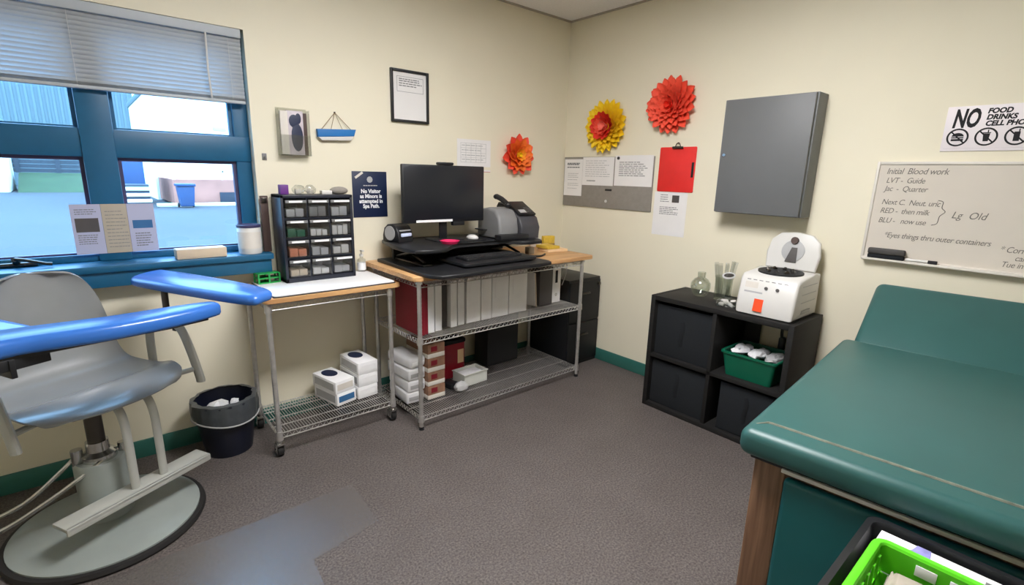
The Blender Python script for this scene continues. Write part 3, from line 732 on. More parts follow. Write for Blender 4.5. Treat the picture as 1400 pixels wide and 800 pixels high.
# footrest
m = MB(); m.box((-.235, -.195, .186), (.335, -.10, .203), .005); m.box((-.235, -.195, .172), (.335, -.182, .203), .004); m.build('footrest_bar', M['enamel2'], ch)
for u in (.03, .145):
    m = MB(); m.tube(spline([(u, .02, .572), (u, -.07, .572), (u, -.115, .555), (u, -.142, .51), (u, -.152, .42), (u, -.155, .19)], 5), .016, 12, flat=(.017, .011)); m.build('footrest_support', M['enamel2'], ch)
def pad_mesh(pts, z0, z1):
    """padded cushion: rounded edge and softly domed top over a flat outline"""
    m = MB(); n = len(pts)
    ar = sum(pts[i].x*pts[(i+1) % n].y-pts[(i+1) % n].x*pts[i].y for i in range(n)); sg = 1 if ar > 0 else -1
    nrm = []
    for i in range(n):
        d = (pts[(i+1) % n]-pts[i-1]).normalized(); nrm.append(Vector((-d.y, d.x, 0))*sg)
    V = []
    for ins, z in ((.014, z0), (.004, z0+.004), (0, z0+.012), (0, z1-.018), (.004, z1-.009), (.012, z1-.003), (.022, z1)):
        V.append([m.b.verts.new((pts[i].x+nrm[i].x*ins, pts[i].y+nrm[i].y*ins, z)) for i in range(n)])
    for A, C in zip(V[:-1], V[1:]):
        for i in range(n): m.b.faces.new((A[i], A[(i+1) % n], C[(i+1) % n], C[i]))
    m.b.faces.new(V[0]); m.b.faces.new(V[-1])
    return m
def pad(out, z0, z1, name):
    pts = spline([Vector((a, b, 0)) for a, b in out+[out[0]]], 5)[:-1]
    return pad_mesh(pts, z0, z1).build(name, M['bluev'], ch, angle=50)
def arch(u):
    m = MB(); m.tube(spline([(u, .20, .55), (u, .195, .72), (u, .165, .77), (u, .10, .795), (u, .03, .795), (u, -.03, .77), (u, -.075, .68), (u, -.115, .56), (u, -.12, .53)], 5), .016, 10, flat=(.016, .022))
    m.tube([(u, .20, .57), (u*.72+.01, .19, .58)], .012, 8); m.tube([(u, -.10, .59), (u*.72+.01, -.07, .588)], .012, 8)
    a = m.build('arm_bracket', M['enamel2'], ch)
    m = MB(); m.cyl((u, .05, .79), (u, .05, .97 if u > 0 else .93), .014, seg=12); m.box((u-.03, -.02, .965 if u > 0 else .925), (u+.03, .12, .98 if u > 0 else .936), .003); m.build('arm_post', M['dchrome'], ch)
    m = MB(); m.tube(spline([(u, -.0, .82), (u, -.06, .835), (u+.01, -.12, .83)], 4), .006); m.box((u-.012, -.01, .76), (u+.012, .015, .83), .004); m.build('arm_lever', M['blk'], ch)
arch(.385); arch(-.295)
# right arm pad (window side) and the left arm with its fold-across bar
pad([(.30, .13), (.36, .165), (.46, .18), (.478, .10), (.45, -.35), (.40, -.585), (.33, -.63), (.26, -.61), (.255, -.3), (.272, .05)], .980, 1.022, 'arm_pad')
pad([(-.40, .25), (-.26, .25), (-.225, .1), (-.215, -.25), (-.24, -.33), (-.40, -.34), (-.42, .0)], .935, .985, 'arm_pad')
m = MB()
CXs = [(-.50, -.265), (-.33, -.285), (-.10, -.395), (.08, -.445), (.215, -.475)]; HWs = [.085, .085, .078, .066, .036]
L1 = []; R1 = []
for i, (x, y) in enumerate(CXs):
    a = Vector(CXs[max(0, i-1)]); b = Vector(CXs[min(len(CXs)-1, i+1)]); d = (b-a).normalized(); n = Vector((-d.y, d.x))
    L1.append((x+n.x*HWs[i], y+n.y*HWs[i])); R1.append((x-n.x*HWs[i], y-n.y*HWs[i]))
ol = L1+[(.24, -.485)]+R1[::-1]
pad([tuple(p) for p in ol], .938, .992, 'cross_arm_pad')
m = MB(); m.prism([(p[0]*.98, p[1]) for p in [(-.48, -.24), (-.2, -.31), (.1, -.41), (.2, -.455), (.19, -.49), (.05, -.475), (-.2, -.40), (-.46, -.33)]], .928, .939, .002); m.build('cross_arm_plate', M['blk'], ch)
m = MB(); m.box((-.44, -.36, .895), (-.255, -.26, .932), .004); m.box((-.36, -.365, .872), (-.345, -.25, .93), .002); m.build('hinge_bracket', M['blk'], ch)

t = thing('floor_mat', 'clear plastic floor mat lying in front of the blood draw chair', 'mat', (0, 0, .0005))
MB().prism([(-4.1, -.91), (-4.1, -1.27), (-3.75, -1.29), (-3.70, -2.0), (-2.72, -2.0), (-2.66, -1.29), (-2.36, -1.24), (-2.34, -.91)], 0, .003, .001).build('mat_sheet', M['matclear'], t)
# ------------------------------------------------------------------ window sill things
t = thing('wipes_canister', 'white canister with a dark rim at the right end of the sill', 'canister', (-2.495, -.035, 1.0455))
MB().lathe([(0, 0), (.056, 0), (.058, .004), (.058, .145), (.055, .15), (0, .15)], seg=28).build('canister_body', M['white'], t)
MB().lathe([(.0595, .143), (.0605, .147), (.0605, .156), (.056, .158), (.05, .152), (0, .152)], seg=28).build('canister_rim', M['gasket'], t)
MB().lathe([(.0587, .03), (.0587, .12)], seg=28).build('canister_label', M['offw'], t)
t = thing('tissue_box', 'long low tan box lying on the window sill', 'box', (-2.735, -.055, 1.0455), .03)
B((-.112, -.04, 0), (.112, .04, .05), .004).build('box_body', M['tan'], t)
B((-.06, -.022, .05), (.06, .022, .0512)).build('box_slot', M['white'], t)
m = MB(); m.box((-.09, -.12, 0), (.11, -.06, .012)) if False else None
t = thing('clipboard_back', 'narrow dark brown board standing on the sill against the wall', 'board', (-2.405, -.02, 1.0455))
m = MB(); m.box((-.02, -.012, 0), (.022, -.004, .31), .003); m.build('board_panel', M['brownd'], t)
B((-.012, -.018, .27), (.014, -.012, .30), .002).build('board_clip', M['dchrome'], t)

# papers on the window
def sheet(name, label, loc, rz, w_, h_, m_='paper', group=None, th=.0012):
    t = thing(name, label, 'paper', loc, rz, group)
    B((0, -th, 0), (w_, 0, h_)).build('sheet', M[m_], t)
    return t
t = sheet('window_flyer', 'pale flyer with dark picture, left of the beige one on the window', (-3.222, .0435, 1.083), 0, .112, .235, 'winpaper', group='flyers taped on the window')
B((.012, -.002, .105), (.098, -.0012, .17)).build('picture', M['bindg'], t)
print_lines(.015, .1, [.19, .2, .21, .09, .08, .07, .06, .05], .004, -.0012).build('printed_text', M['ink'], t)
t = sheet('window_flyer', 'beige flyer taped on the teal middle mullion', (-3.109, .0435, 1.083), 0, .098, .235, 'beige', 'flyers taped on the window')
print_lines(.012, .096, [.03+.017*k for k in range(11)], .003, -.0012).build('printed_text', M['ink'], t)
t = sheet('window_flyer', 'pale flyer with blue picture, right of the beige one on the window', (-3.010, .0435, 1.083), 0, .108, .235, 'winpaper', group='flyers taped on the window')
B((.015, -.002, .115), (.095, -.0012, .155)).build('picture', M['bluew'], t)
print_lines(.02, .09, [.03, .042, .054, .066, .078, .09], .005, -.0012).build('printed_text', M['ink'], t)

# ------------------------------------------------------------------ things on the back wall
t = thing('framed_certificate', 'thin black framed certificate on the back wall above the monitor', 'picture', (-1.606, 0, 1.815))
w_, h_ = .272, .318; k = .016
m = MB(); m.box((0, -.02, 0), (k, -.001, h_), .002); m.box((w_-k, -.02, 0), (w_, -.001, h_), .002); m.box((k, -.02, 0), (w_-k, -.001, k), .002); m.box((k, -.02, h_-k), (w_-k, -.001, h_), .002); m.build('picture_frame', M['blk'], t)
B((k, -.008, k), (w_-k, -.002, h_-k)).build('certificate', M['paper'], t)
print_lines(.06, .23, [.262, .25, .236, .222], .006, -.008).build('printed_text', M['ink'], t)
m = MB(); m.box((.045, -.0086, .185), (.235, -.008, .187)); m.box((.045, -.0086, .275), (.235, -.008, .277)); m.box((.045, -.0086, .185), (.047, -.008, .277)); m.box((.233, -.0086, .185), (.235, -.008, .277)); m.build('printed_box', M['ink'], t)
B((k, -.0125, k), (w_-k, -.0115, h_-k)).build('picture_glass', M['picglass'], t)

t = thing('brochure_holder', 'clear plastic wall holder full of dark brochures right of the window', 'holder', (-2.30, 0, 1.577))
m = MB(); w_ = .165; h_ = .245
m.box((0, -.055, 0), (w_, -.003, .004)); m.box((0, -.057, 0), (w_, -.055, .11)); m.box((0, -.055, 0), (.002, -.002, h_)); m.box((w_-.002, -.055, 0), (w_, -.002, h_)); m.box((0, -.004, 0), (w_, -.002, h_+.01)); m.build('holder_shell', M['clear'], t)
for i, (x0, x1, z1, cm) in enumerate(((.01, .05, .235, 'offw'), (.045, .135, .24, 'bropink'), (.125, .158, .232, 'brownd'))):
    B((x0, -.045+.008*i, .005), (x1, -.03+.008*i, z1), .001).build('brochure', M[cm], t)
m = MB(); m.sph((.098, -.0385, .10), .032, (1, .06, 2.4), 16); m.sph((.085, -.0385, .185), .022, (1.3, .06, 1.6), 14); m.sph((.108, -.0385, .20), .016, (1, .06, 1.8), 12); m.build('cover_art', M['navy'], t)
t = thing('hanging_boat_ornament', 'blue and white hanging boat ornament on twine beside the brochure holder', 'ornament', (-1.97, 0, 1.70))
m = MB(); m.prism([(-.115, .032), (.118, .044), (.105, .004), (-.112, -.012)], .004, .03, .003, mtx=Matrix.Rotation(PI/2, 4, 'X')); m.build('hull_band', M['blueband'], t)
m = MB(); m.prism([(-.11, -.012), (.104, .004), (.085, -.022), (-.09, -.03)], .006, .028, .003, mtx=Matrix.Rotation(PI/2, 4, 'X')); m.build('hull_bottom', M['white'], t)
m = MB(); m.tube([(-.085, -.015, .034), (.0, -.008, .132), (.09, -.015, .042)], .0022, 5); m.tube([(-.03, -.015, .034), (0, -.008, .132)], .0015, 5); m.tube([(.04, -.015, .036), (0, -.008, .132)], .0015, 5); m.build('twine', M['string'], t)
MB().cyl((0, -.012, .133), (0, -.001, .133), .004, seg=8).build('nail', M['dchrome'], t)
t = thing('wall_hook', 'tiny grey hook on the wall just right of the window', 'hook', (-2.375, 0, 1.565))
MB().box((-.012, -.004, -.018), (.012, -.001, .018), .002).build('hook_plate', M['grey'], t)
MB().tube(spline([(0, -.004, -.002), (0, -.018, -.008), (0, -.022, .004)], 4), .003).build('hook_prong', M['grey'], t)

t = thing('navy_wall_sign', 'navy poster with round emblem and bold white lines taped above the cart', 'sign', (-1.882, 0, 1.215))
w_, h_ = .232, .285
B((0, -.004, 0), (w_, -.001, h_), .001).build('sign_panel', M['navy'], t)
m = MB(); m.mi = 0
for k in range(10):
    a = 2*PI*k/10; m.sph((w_*.5+.013*math.cos(a), -.0042, .235+.013*math.sin(a)), .007, (1, .1, 1), 10)
m.cyl((w_*.5, -.0052, .235), (w_*.5, -.004, .235), .014, seg=20); m.build('emblem', M['ltgrey'], t)
print_lines(.072, .165, [.198], .006, -.004, 0).build('emblem_caption', M['ltgrey'], t)
for k, s_ in enumerate(('No Visitor', 'as Minors is', 'attempted in', 'Spa Path.')):
    text('lettering', s_, .034, (w_*.52, -.0042, .152-.031*k), M['lbl'], t, align='CENTER', bold=.0012, sx=.9)
m = MB(); m.box((-.03, -.006, -.007), (.03, -.0045, .007), mtx=Matrix.Translation((.045, 0, .262)) @ Matrix.Rotation(-.6, 4, 'Y')); m.build('tape', M['offw'], t)

t = sheet('schedule_paper', 'pale printed schedule on the back wall behind the monitor', (-1.10, -.001, 1.552), 0, .30, .19)
m = MB()
for k in range(6): m.box((.03+.045*k, -.0017, .03), (.032+.045*k, -.0012, .165))
for k in range(5): m.box((.03, -.0017, .03+.033*k), (.258, -.0012, .032+.033*k))
m.build('table_lines', M['ltgrey'], t)
print_lines(.04, .25, [.05, .08, .115, .148], .005, -.0012).build('printed_text', M['ltgrey'], t)
t = thing('wall_mounted_strip', 'thin red edged strip stuck on the wall right of the monitor', 'strip', (-1.02, 0, 1.515))
B((0, -.003, 0), (.22, -.001, .004)).build('strip_edge', mat('rose_strip', srgb(206, 130, 120), .6), t)
B((0, -.003, .004), (.22, -.001, .016)).build('strip_face', M['paper'], t)

# ------------------------------------------------------------------ paper flowers
def petal_mesh(name, L, W, cup, curl, m_):
    m = MB()
    prof = [.45, .72, .92, 1.0, .97, .84, .58, .10]
    def fn(u, v):
        k = v*(len(prof)-1); i = min(int(k), len(prof)-2); w_ = W*(prof[i]+(prof[i+1]-prof[i])*(k-i))
        s_ = 2*u-1
        return Vector((s_*w_, -cup*s_*s_*w_-curl*v*v, v*L))
    m.grid(fn, 4, 7); return m.mesh(name, m_, 80)
def flower(label, loc, rz, rings, ctr):
    t = thing('hanging_paper_flower', label, 'flower', loc, rz, 'paper flowers on the walls')
    B((-.04, -.012, -.04), (.04, -.001, .04), .004).build('backing', M[rings[0][5]], t)
    for n_, (n, r0, L, W, tilt, m_, off) in enumerate(rings):
        me = petal_mesh('petal', L, W, .45, .14*L, M[m_])
        for k in range(n):
            a = 2*PI*(k+off)/n+random.uniform(-.05, .05)
            o = bpy.data.objects.new('petal', me); COL.objects.link(o); o.parent = t
            o.matrix_local = Matrix.Rotation(a, 4, 'Y') @ Matrix.Translation((0, -.006-n_*.006, r0)) @ Matrix.Rotation(math.radians(tilt+random.uniform(-4, 4)), 4, 'X') @ Matrix.Scale(random.uniform(.94, 1.04), 4)
    m = MB(); m.sph((0, -.035, 0), .016, (1, .8, 1), 12); m.build('flower_centre', M[ctr], t)
flower('small orange and red paper flower with yellow heart on the back wall', (-.555, 0, 1.652), 0, [
    (11, .02, .145, .044, 10, 'petal_c', 0), (10, .02, .118, .042, 20, 'petal_o', .5), (9, .015, .095, .036, 32, 'petal_o', 0), (7, .01, .068, .028, 46, 'petal_yo', .5), (5, .004, .044, .02, 64, 'petal_y', 0)], 'petal_y')
flower('yellow edged paper flower with coral middle above the grey board', (0, -.445, 1.882), WB, [
    (20, .06, .142, .036, 6, 'petal_y', 0), (20, .055, .125, .034, 15, 'petal_y', .5), (18, .05, .105, .032, 26, 'petal_y', 0), (14, .03, .10, .034, 34, 'petal_r', .5), (11, .02, .082, .030, 46, 'petal_c', 0), (8, .01, .06, .024, 60, 'petal_p', .5)], 'petal_p')
flower('all coral red paper flower on the right wall, highest of the three', (0, -1.0, 1.992), WB, [
    (18, .05, .145, .038, 6, 'petal_c', 0), (18, .045, .128, .036, 15, 'petal_c', .5), (16, .04, .108, .034, 25, 'petal_c', 0), (13, .03, .09, .032, 36, 'petal_c', .5), (10, .015, .075, .028, 48, 'petal_c', 0), (7, .006, .055, .022, 62, 'petal_r', .5)], 'petal_r')

# ------------------------------------------------------------------ right wall things
t = thing('mounted_pin_board', 'long grey pin board on the right wall under the flowers', 'board', (0, -.012, 1.262), WB)
B((0, -.012, 0), (.885, -.001, .395), .002).build('board_panel', M['boardgrey'], t)
MB().cyl((.47, -.018, .055), (.47, -.012, .055), .011, seg=14).build('pin', M['white'], t)
MB().box((.455, -.016, .135), (.52, -.012, .15), .002).build('clip', M['blk'], t)
def wsheet(name, label, y, z, w_, h_, off=.0135, group='papers pinned on the grey board'):
    return sheet(name, label, (-off, y, z), WB, w_, h_, group=group)
t = wsheet('pinned_paper', 'tall printed sheet pinned at the left end of the grey board', -.02, 1.345, .20, .295)
print_lines(.03, .17, [.262, .252, .23], .009, -.0012, .1).build('heading', M['ink'], t)
print_lines(.04, .165, [.06, .085, .1, .13, .15, .165, .18], .004, -.0012).build('printed_text', M['ltgrey'], t)
t = wsheet('pinned_paper', 'landscape printed sheet in the middle of the grey board', -.222, 1.436, .318, .218)
print_lines(.03, .29, [.19-.017*k for k in range(8)], .004, -.0012).build('printed_text', M['ltgrey'], t)
print_lines(.05, .14, [.035], .008, -.0012, 0).build('signature', M['ink'], t)
t = wsheet('pinned_paper', 'landscape printed sheet at the right end of the grey board', -.55, 1.44, .342, .225)
print_lines(.04, .30, [.175-.014*k for k in range(8)], .005, -.0012).build('printed_text', M['ink'], t)
MB().cyl((.03, -.008, .205), (.03, -.0012, .205), .011, seg=12).build('push_pin', M['inkd'], t)

t = thing('red_clipboard', 'bright red clipboard hanging on the right wall beside the grey board', 'clipboard', (0, -.935, 1.414), WB)
MB().prism(rrect(0, 0, .28, .302, .008), .002, .006, .001, mtx=Matrix.Rotation(PI/2, 4, 'X')).build('board_panel', M['clipred'], t)
MB().box((.10, -.022, .290), (.18, -.0062, .306), .004).tube(spline([(.12, -.012, .302), (.13, -.012, .325), (.15, -.012, .325), (.16, -.012, .302)], 4), .003).build('clip', M['dchrome'], t)
B((.255, -.0085, .10), (.272, -.0062, .20), .001).build('pen_loop', M['blk'], t)
MB().cyl((.14, -.012, .328), (.14, -.001, .328), .005, seg=8).build('nail', M['dchrome'], t)
t = wsheet('wall_notice', 'white printed notice hanging under the red clipboard', -.918, 1.105, .262, .306, .001, group=None)
t['label'] = 'white printed notice hanging under the red clipboard'
B((.145, -.002, .235), (.20, -.0012, .285)).build('picture', M['bindg'], t)
print_lines(.05, .125, [.285, .27, .255, .24], .005, -.0012).build('heading', M['ink'], t)
print_lines(.05, .20, [.20, .188, .176, .164, .152], .005, -.0012).build('printed_text', M['ink'], t)

t = thing('wall_cabinet', 'grey steel wall cabinet with a small lock above the bookcase', 'cabinet', (0, -1.455, 1.307), WB)
B((0, -.128, 0), (.505, -.001, .665), .003).build('cabinet_body', M['lockgrey'], t)
B((.002, -.15, .004), (.497, -.1285, .661), .003).build('cabinet_door', M['lockgrey'], t)
MB().cyl((.028, -.156, .345), (.028, -.149, .345), .01, seg=16).build('lock', M['chrome'], t)

# whiteboard
t = thing('whiteboard', 'wide whiteboard with faded handwriting above the exam table', 'whiteboard', (0, -2.245, 1.118), WB)
WW, WHt = 1.25, .497
B((.008, -.012, .008), (WW-.008, -.001, WHt-.008)).build('board_face', M['board'], t)
m = MB(); k = .014
m.box((0, -.018, 0), (k, -.001, WHt), .003); m.box((WW-k, -.018, 0), (WW, -.001, WHt), .003); m.box((k, -.018, 0), (WW-k, -.001, k), .003); m.box((k, -.018, WHt-k), (WW-k, -.001, WHt), .003)
m.build('board_frame', M['alum'], t)
B((.01, -.045, -.004), (WW-.02, -.0185, .008), .003).build('pen_ledge', M['alum'], t)
for (x, z, s_, sz) in ((.045, .437, 'Initial  Blood work', .042), (.05, .393, 'LVT -  Guide', .038), (.05, .352, 'Jac  -  Quarter', .038), (.048, .285, 'Next C.  Neut. uric', .038), (.048, .241, 'RED -  then milk', .038), (.048, .192, 'BLU -   now use', .038), (.085, .118, '*Eyes things thru outer containers', .038), (.53, .098, '* Cornstarch', .038), (.585, .064, 'cake Monday', .036), (.545, .032, 'Tue in the frig', .036)):
    text('handwriting', s_, sz, (x, -.0122, z), M['marker'], t, shear=.25, space=.92, sx=.86)
text('handwriting', 'Lg  Old', .046, (.335, -.0122, .235), M['marker'], t, shear=.3, sx=.9)
MB().tube(spline([(.275, -.0125, .315), (.295, -.0125, .308), (.295, -.0125, .28), (.31, -.0125, .262), (.293, -.0125, .24), (.288, -.0125, .205), (.268, -.0125, .195)], 5), .0016, 5).build('brace_mark', M['marker'], t)
t = thing('board_eraser', 'black felt eraser on the left end of the whiteboard ledge', 'eraser', (-.0455, -2.36, 1.1265), WB)
B((-.078, -.0, .0), (.078, .027, .02), .003).build('felt', M['binfab'], t)
B((-.08, -.002, .02), (.08, .028, .052), .008, seg=3).build('grip', mat('eraser_grip', srgb(62, 60, 58), .6, var=.1), t)
t = thing('dry_marker', 'dark dry marker lying on the ledge right of the eraser', 'marker', (-.033, -2.445, 1.1265+.008), WB)
MB().cyl((0, 0, 0), (.09, 0, 0), .0075, seg=12).build('barrel', M['white'], t)
MB().cyl((.09, 0, 0), (.125, 0, 0), .0085, seg=12).build('cap', M['inkd'], t)

# NO FOOD sign
t = thing('no_food_sign', 'white sign reading NO food drinks cell phones above the whiteboard', 'sign', (0, -2.483, 1.663), WB)
SW, SHt = .62, .20
B((0, -.005, 0), (SW, -.001, SHt), .001).build('sign_panel', mat('sign_white', srgb(232, 224, 226), .5, var=.01), t)
text('lettering', 'NO', .112, (.026, -.0052, .108), M['inkd'], t, bold=.004, shear=.18, sx=.52, label='large NO')
for k, s_ in enumerate(('FOOD', 'DRINKS', 'CELL PHONES')):
    text('lettering', s_, .03, (.142, -.0052, .164-.027*k), M['inkd'], t, bold=.0014, shear=.18, sx=.95)
for k in range(3):
    cx, cz, R = .055+.1*k, .062, .04
    q = MB().lathe([(R, 0), (R, .0008), (R-.007, .0008), (R-.007, 0)], seg=32, sx=1.0).build('prohibition_ring', M['inkd'], t, loc=(cx, -.005, cz), rot=(PI/2, 0, 0))
    m = MB(); m.box((-R*.95, -.0062, -.0028), (R*.95, -.0054, .0028), mtx=Matrix.Rotation(PI/4, 4, 'Y')); m.build('slash', M['inkd'], t, loc=(cx, 0, cz))
    m = MB()
    if k == 0:
        m.prism([(.022*math.cos(a), .004+.016*math.sin(a)) for a in [PI*i/10 for i in range(11)]], .005, .0056, mtx=Matrix.Rotation(PI/2, 4, 'X')); m.box((-.022, -.0056, -.004), (.022, -.005, .001)); m.box((-.022, -.0056, -.016), (.022, -.005, -.007))
    elif k == 1:
        m.prism([(-.012, .014), (.012, .014), (.009, -.02), (-.009, -.02)], .005, .0056, mtx=Matrix.Rotation(PI/2, 4, 'X')); m.box((-.014, -.0056, .015), (.014, -.005, .019)); m.box((.002, -.0056, .019), (.006, -.005, .03))
    else:
        m.box((-.010, -.0056, -.022), (.010, -.005, .018)); m.box((.004, -.0056, .018), (.008, -.005, .03))
    m.build('pictogram', M['inkd'], t, loc=(cx, 0, cz))
B((.01, -.0055, .012), (SW-.01, -.005, .0125)).build('border_line', M['ltgrey'], t)

# ------------------------------------------------------------------ bookcase with things on it
bc = thing('cube_bookcase', 'black four cube bookcase against the right wall under the steel cabinet', 'bookcase', (0, -1.245, 0), WB)
BW, BD, BH = .875, .405, .767; yb = -.018; yf = yb-BD
m = MB(); k = .03
m.box((0, yf, 0), (k, yb, BH), .002); m.box((BW-k, yf, 0), (BW, yb, BH), .002); m.box((k, yf, BH-k), (BW-k, yb, BH), .002); m.box((k, yf, 0), (BW-k, yb, k), .002)
m.box((BW/2-.012, yf+.003, k), (BW/2+.012, yb, BH-k), .001); m.box((k, yf+.003, .352), (BW-k, yb, .376), .001)
m.build('carcass', M['blkwood'], bc)
m = MB(); m.box((k, yb-.004, .376), (BW/2-.012, yb-.001, BH-k)); m.box((k, yb-.004, k), (BW-k, yb-.001, .352)); m.box((BW/2+.012, yb-.004, .376), (BW/2+.11, yb-.001, BH-k)); m.build('back_panel', M['blk2'], bc)
cells = (('dark fabric storage cube in the upper left of the bookcase', k+.006, BW/2-.018, .3765), ('dark fabric storage cube in the lower left of the bookcase', k+.006, BW/2-.018, .0305), ('dark fabric storage cube in the lower right of the bookcase', BW/2+.075, BW-k-.006, .0305))
for lb, x0, x1, z0 in cells:
    t = thing('storage_cube', lb, 'storage cube', (0, -1.245, 0), WB, 'fabric storage cubes')
    h_ = .335 if z0 > .2 else .30
    m = MB(); m.box((x0, yf+.03, z0), (x1, yf+.034, z0+h_), .001); m.box((x0, yf+.034, z0), (x0+.004, yb-.02, z0+h_)); m.box((x1-.004, yf+.034, z0), (x1, yb-.02, z0+h_)); m.box((x0, yb-.024, z0), (x1, yb-.02, z0+h_)); m.box((x0, yf+.03, z0), (x1, yb-.02, z0+.004)); m.build('cube_body', M['binfab'], t)
    cx = (x0+x1)/2
    m = MB(); m.tube(spline([(cx, yf+.03, z0+.25), (cx+.004, yf+.022, z0+.20), (cx-.004, yf+.022, z0+.13), (cx, yf+.03, z0+.09)], 5), .006, 8, flat=(.013, .003)); m.build('pull_strap', M['blkfab'], t)
t = thing('green_bin', 'deep green plastic bin with white bags in the upper right cubby', 'bin', (-.24, -1.895, .3765), WB)
def open_bin(x0, y0, x1, y1, h, fl, m_, parent, nm, r=.02, th=.004):
    m = MB(); o0 = rrect(x0+fl, y0+fl, x1-fl, y1-fl, r); o1 = rrect(x0, y0, x1, y1, r); n = len(o0)
    q0 = rrect(x0+fl+th, y0+fl+th, x1-fl-th, y1-fl-th, r); q1 = rrect(x0+th, y0+th, x1-th, y1-th, r)
    o2 = rrect(x0-.008, y0-.008, x1+.008, y1+.008, r)
    layers = [(o0, 0), (o1, h-.014), (o2, h-.012), (o2, h), (q1, h), (q0, th)]
    V = [[m.b.verts.new((p[0], p[1], z)) for p in o] for o, z in layers]
    for A, C in zip(V[:-1], V[1:]):
        for k in range(n): m.b.faces.new((A[k], A[(k+1) % n], C[(k+1) % n], C[k]))
    m.b.faces.new(V[0][::-1]); m.b.faces.new(V[-1])
    return m.build(nm, m_, parent)
open_bin(-.155, -.155, .15, .13, .15, .02, M['dgreen'], t, 'bin_shell')
r = random.Random(11)
for k in range(3):
    q = thing('plastic_bag', ('white crumpled bag at the left of the deep green bin', 'white crumpled bag in the middle of the deep green bin', 'white crumpled bag at the right of the deep green bin')[k], 'bag', (-.26, -1.80-.096*k, .3765+.140), 0, 'bags in the green bin')
    m = MB(); m.sph((0, 0, 0), .05, (1.95, .92, .42), 16)
    for v in m.b.verts: v.co += Vector((r.uniform(-1, 1), r.uniform(-1, 1), r.uniform(-1, 1)))*.007
    m.build('bag_film', M['tissue'] if k != 2 else M['ltgrey'], q, angle=20)
t = thing('black_cord', 'black cord hanging against the wall in the upper right cubby', 'cord', (-.016, -1.91, .38))
MB().tube(spline([(-.01, -.012, .34), (-.014, -.012, .28), (-.02, -.014, .22), (-.02, -.02, .17), (-.03, -.014, .13), (-.02, -.012, .06), (-.01, -.012, .0)], 5), .009).build('cord_loop', M['blk'], t)
MB().box((-.035, -.034, .12), (.01, -.004, .2), .006).build('plug', M['blk'], t)

# centrifuge
cf = thing('centrifuge', 'white bench centrifuge with open lid and orange sticker on the bookcase', 'centrifuge', (-.225, -1.935, BH+.008), WB)
m = MB()
def section(x): return None
pf = [(-.165, 0), (-.168, .05), (-.14, .2), (-.115, .222), (.10, .235), (.165, .23), (.17, 0)]
m.prism([(p[0], p[1]) for p in pf], -.155, .155, .016, mtx=Matrix.Rotation(PI/2, 4, 'Z') @ Matrix.Rotation(PI/2, 4, 'X'), seg=3); m.build('housing', M['white'], cf)
m = MB(); m.prism(rrect(-.145, -.155, .145, .16, .02), -.008, .004); m.build('base_plate', M['blk'], cf)
ml = Matrix.Translation((0, -.0, .2365)) @ Matrix.Rotation(.058, 4, 'X')
m = MB(); m.prism([(.118*math.cos(2*PI*k/40), .10*math.sin(2*PI*k/40)) for k in range(40)], -.012, .001, mtx=ml); m.build('bowl_opening', M['blk2'], cf)
m = MB()
for k in range(8):
    a = 2*PI*k/8; m.cyl(ml @ Vector((.06*math.cos(a), .05*math.sin(a), .0)), ml @ Vector((.075*math.cos(a), .062*math.sin(a), .004)), .012, seg=10)
m.build('rotor', M['dchrome'], cf)
mlid = Matrix.Translation((0, .125, .235)) @ Matrix.Rotation(math.radians(-12), 4, 'X')
m = MB(); m.prism([(-.135, 0), (.135, 0), (.145, .09), (.13, .165), (.085, .205), (0, .215), (-.085, .205), (-.13, .165), (-.145, .09)], -.012, .016, .01, mtx=mlid @ Matrix.Rotation(PI/2, 4, 'X')); lid = m.build('lid', M['white'], cf)
m = MB(); m.prism([(.062*math.cos(2*PI*k/28), .105+.062*math.sin(2*PI*k/28)) for k in range(28)], .016, .019, .001, mtx=mlid @ Matrix.Rotation(PI/2, 4, 'X')); m.build('viewport', M['ltgrey'], lid)
m = MB(); m.prism([(-.032, .04), (.03, .04), (.022, .125), (-.008, .125)], .019, .024, .002, mtx=mlid @ Matrix.Rotation(PI/2, 4, 'X')); m.build('lid_badge', M['bindg'], lid)
MB().cyl(mlid @ Vector((.0, -.03, .165)), mlid @ Vector((0, -.012, .165)), .02, seg=16).build('latch_knob', M['brownd'], lid)
mf = Matrix.Translation((0, -.1535, .125)) @ Matrix.Rotation(-.185, 4, 'X')
for nm, lo, hi, cm in (('warning_sticker', (-.055, -.0012, -.105), (-.005, .001, -.035), 'orange'), ('control_display', (-.12, -.0012, .022), (-.05, .001, .055), 'offw'), ('panel_text', (-.12, -.0012, -.005), (-.02, .001, .004), 'ltgrey')):
    m = MB(); m.box(lo, hi, mtx=mf); m.build(nm, M[cm], cf)
for x in (-.005, .055):
    m = MB(); m.cyl(mf @ Vector((x, .001, .03)), mf @ Vector((x, -.006, .03)), .009, seg=14); m.build('button', M['bindg'], cf)
m = MB()
for k in range(7): m.box((-.115+.033*k, -.001, .066), (-.095+.033*k, .001, .07), mtx=mf)
m.build('indicator_row', M['ink'], cf)
m = MB()
for z in (.09, .135, .18): m.box((.1552, -.08, z), (.1562, .12, z+.004))
m.box((.155, -.06, .028), (.159, .06, .048), .003, mtx=None); m.build('side_vents', M['ltgrey'], cf)

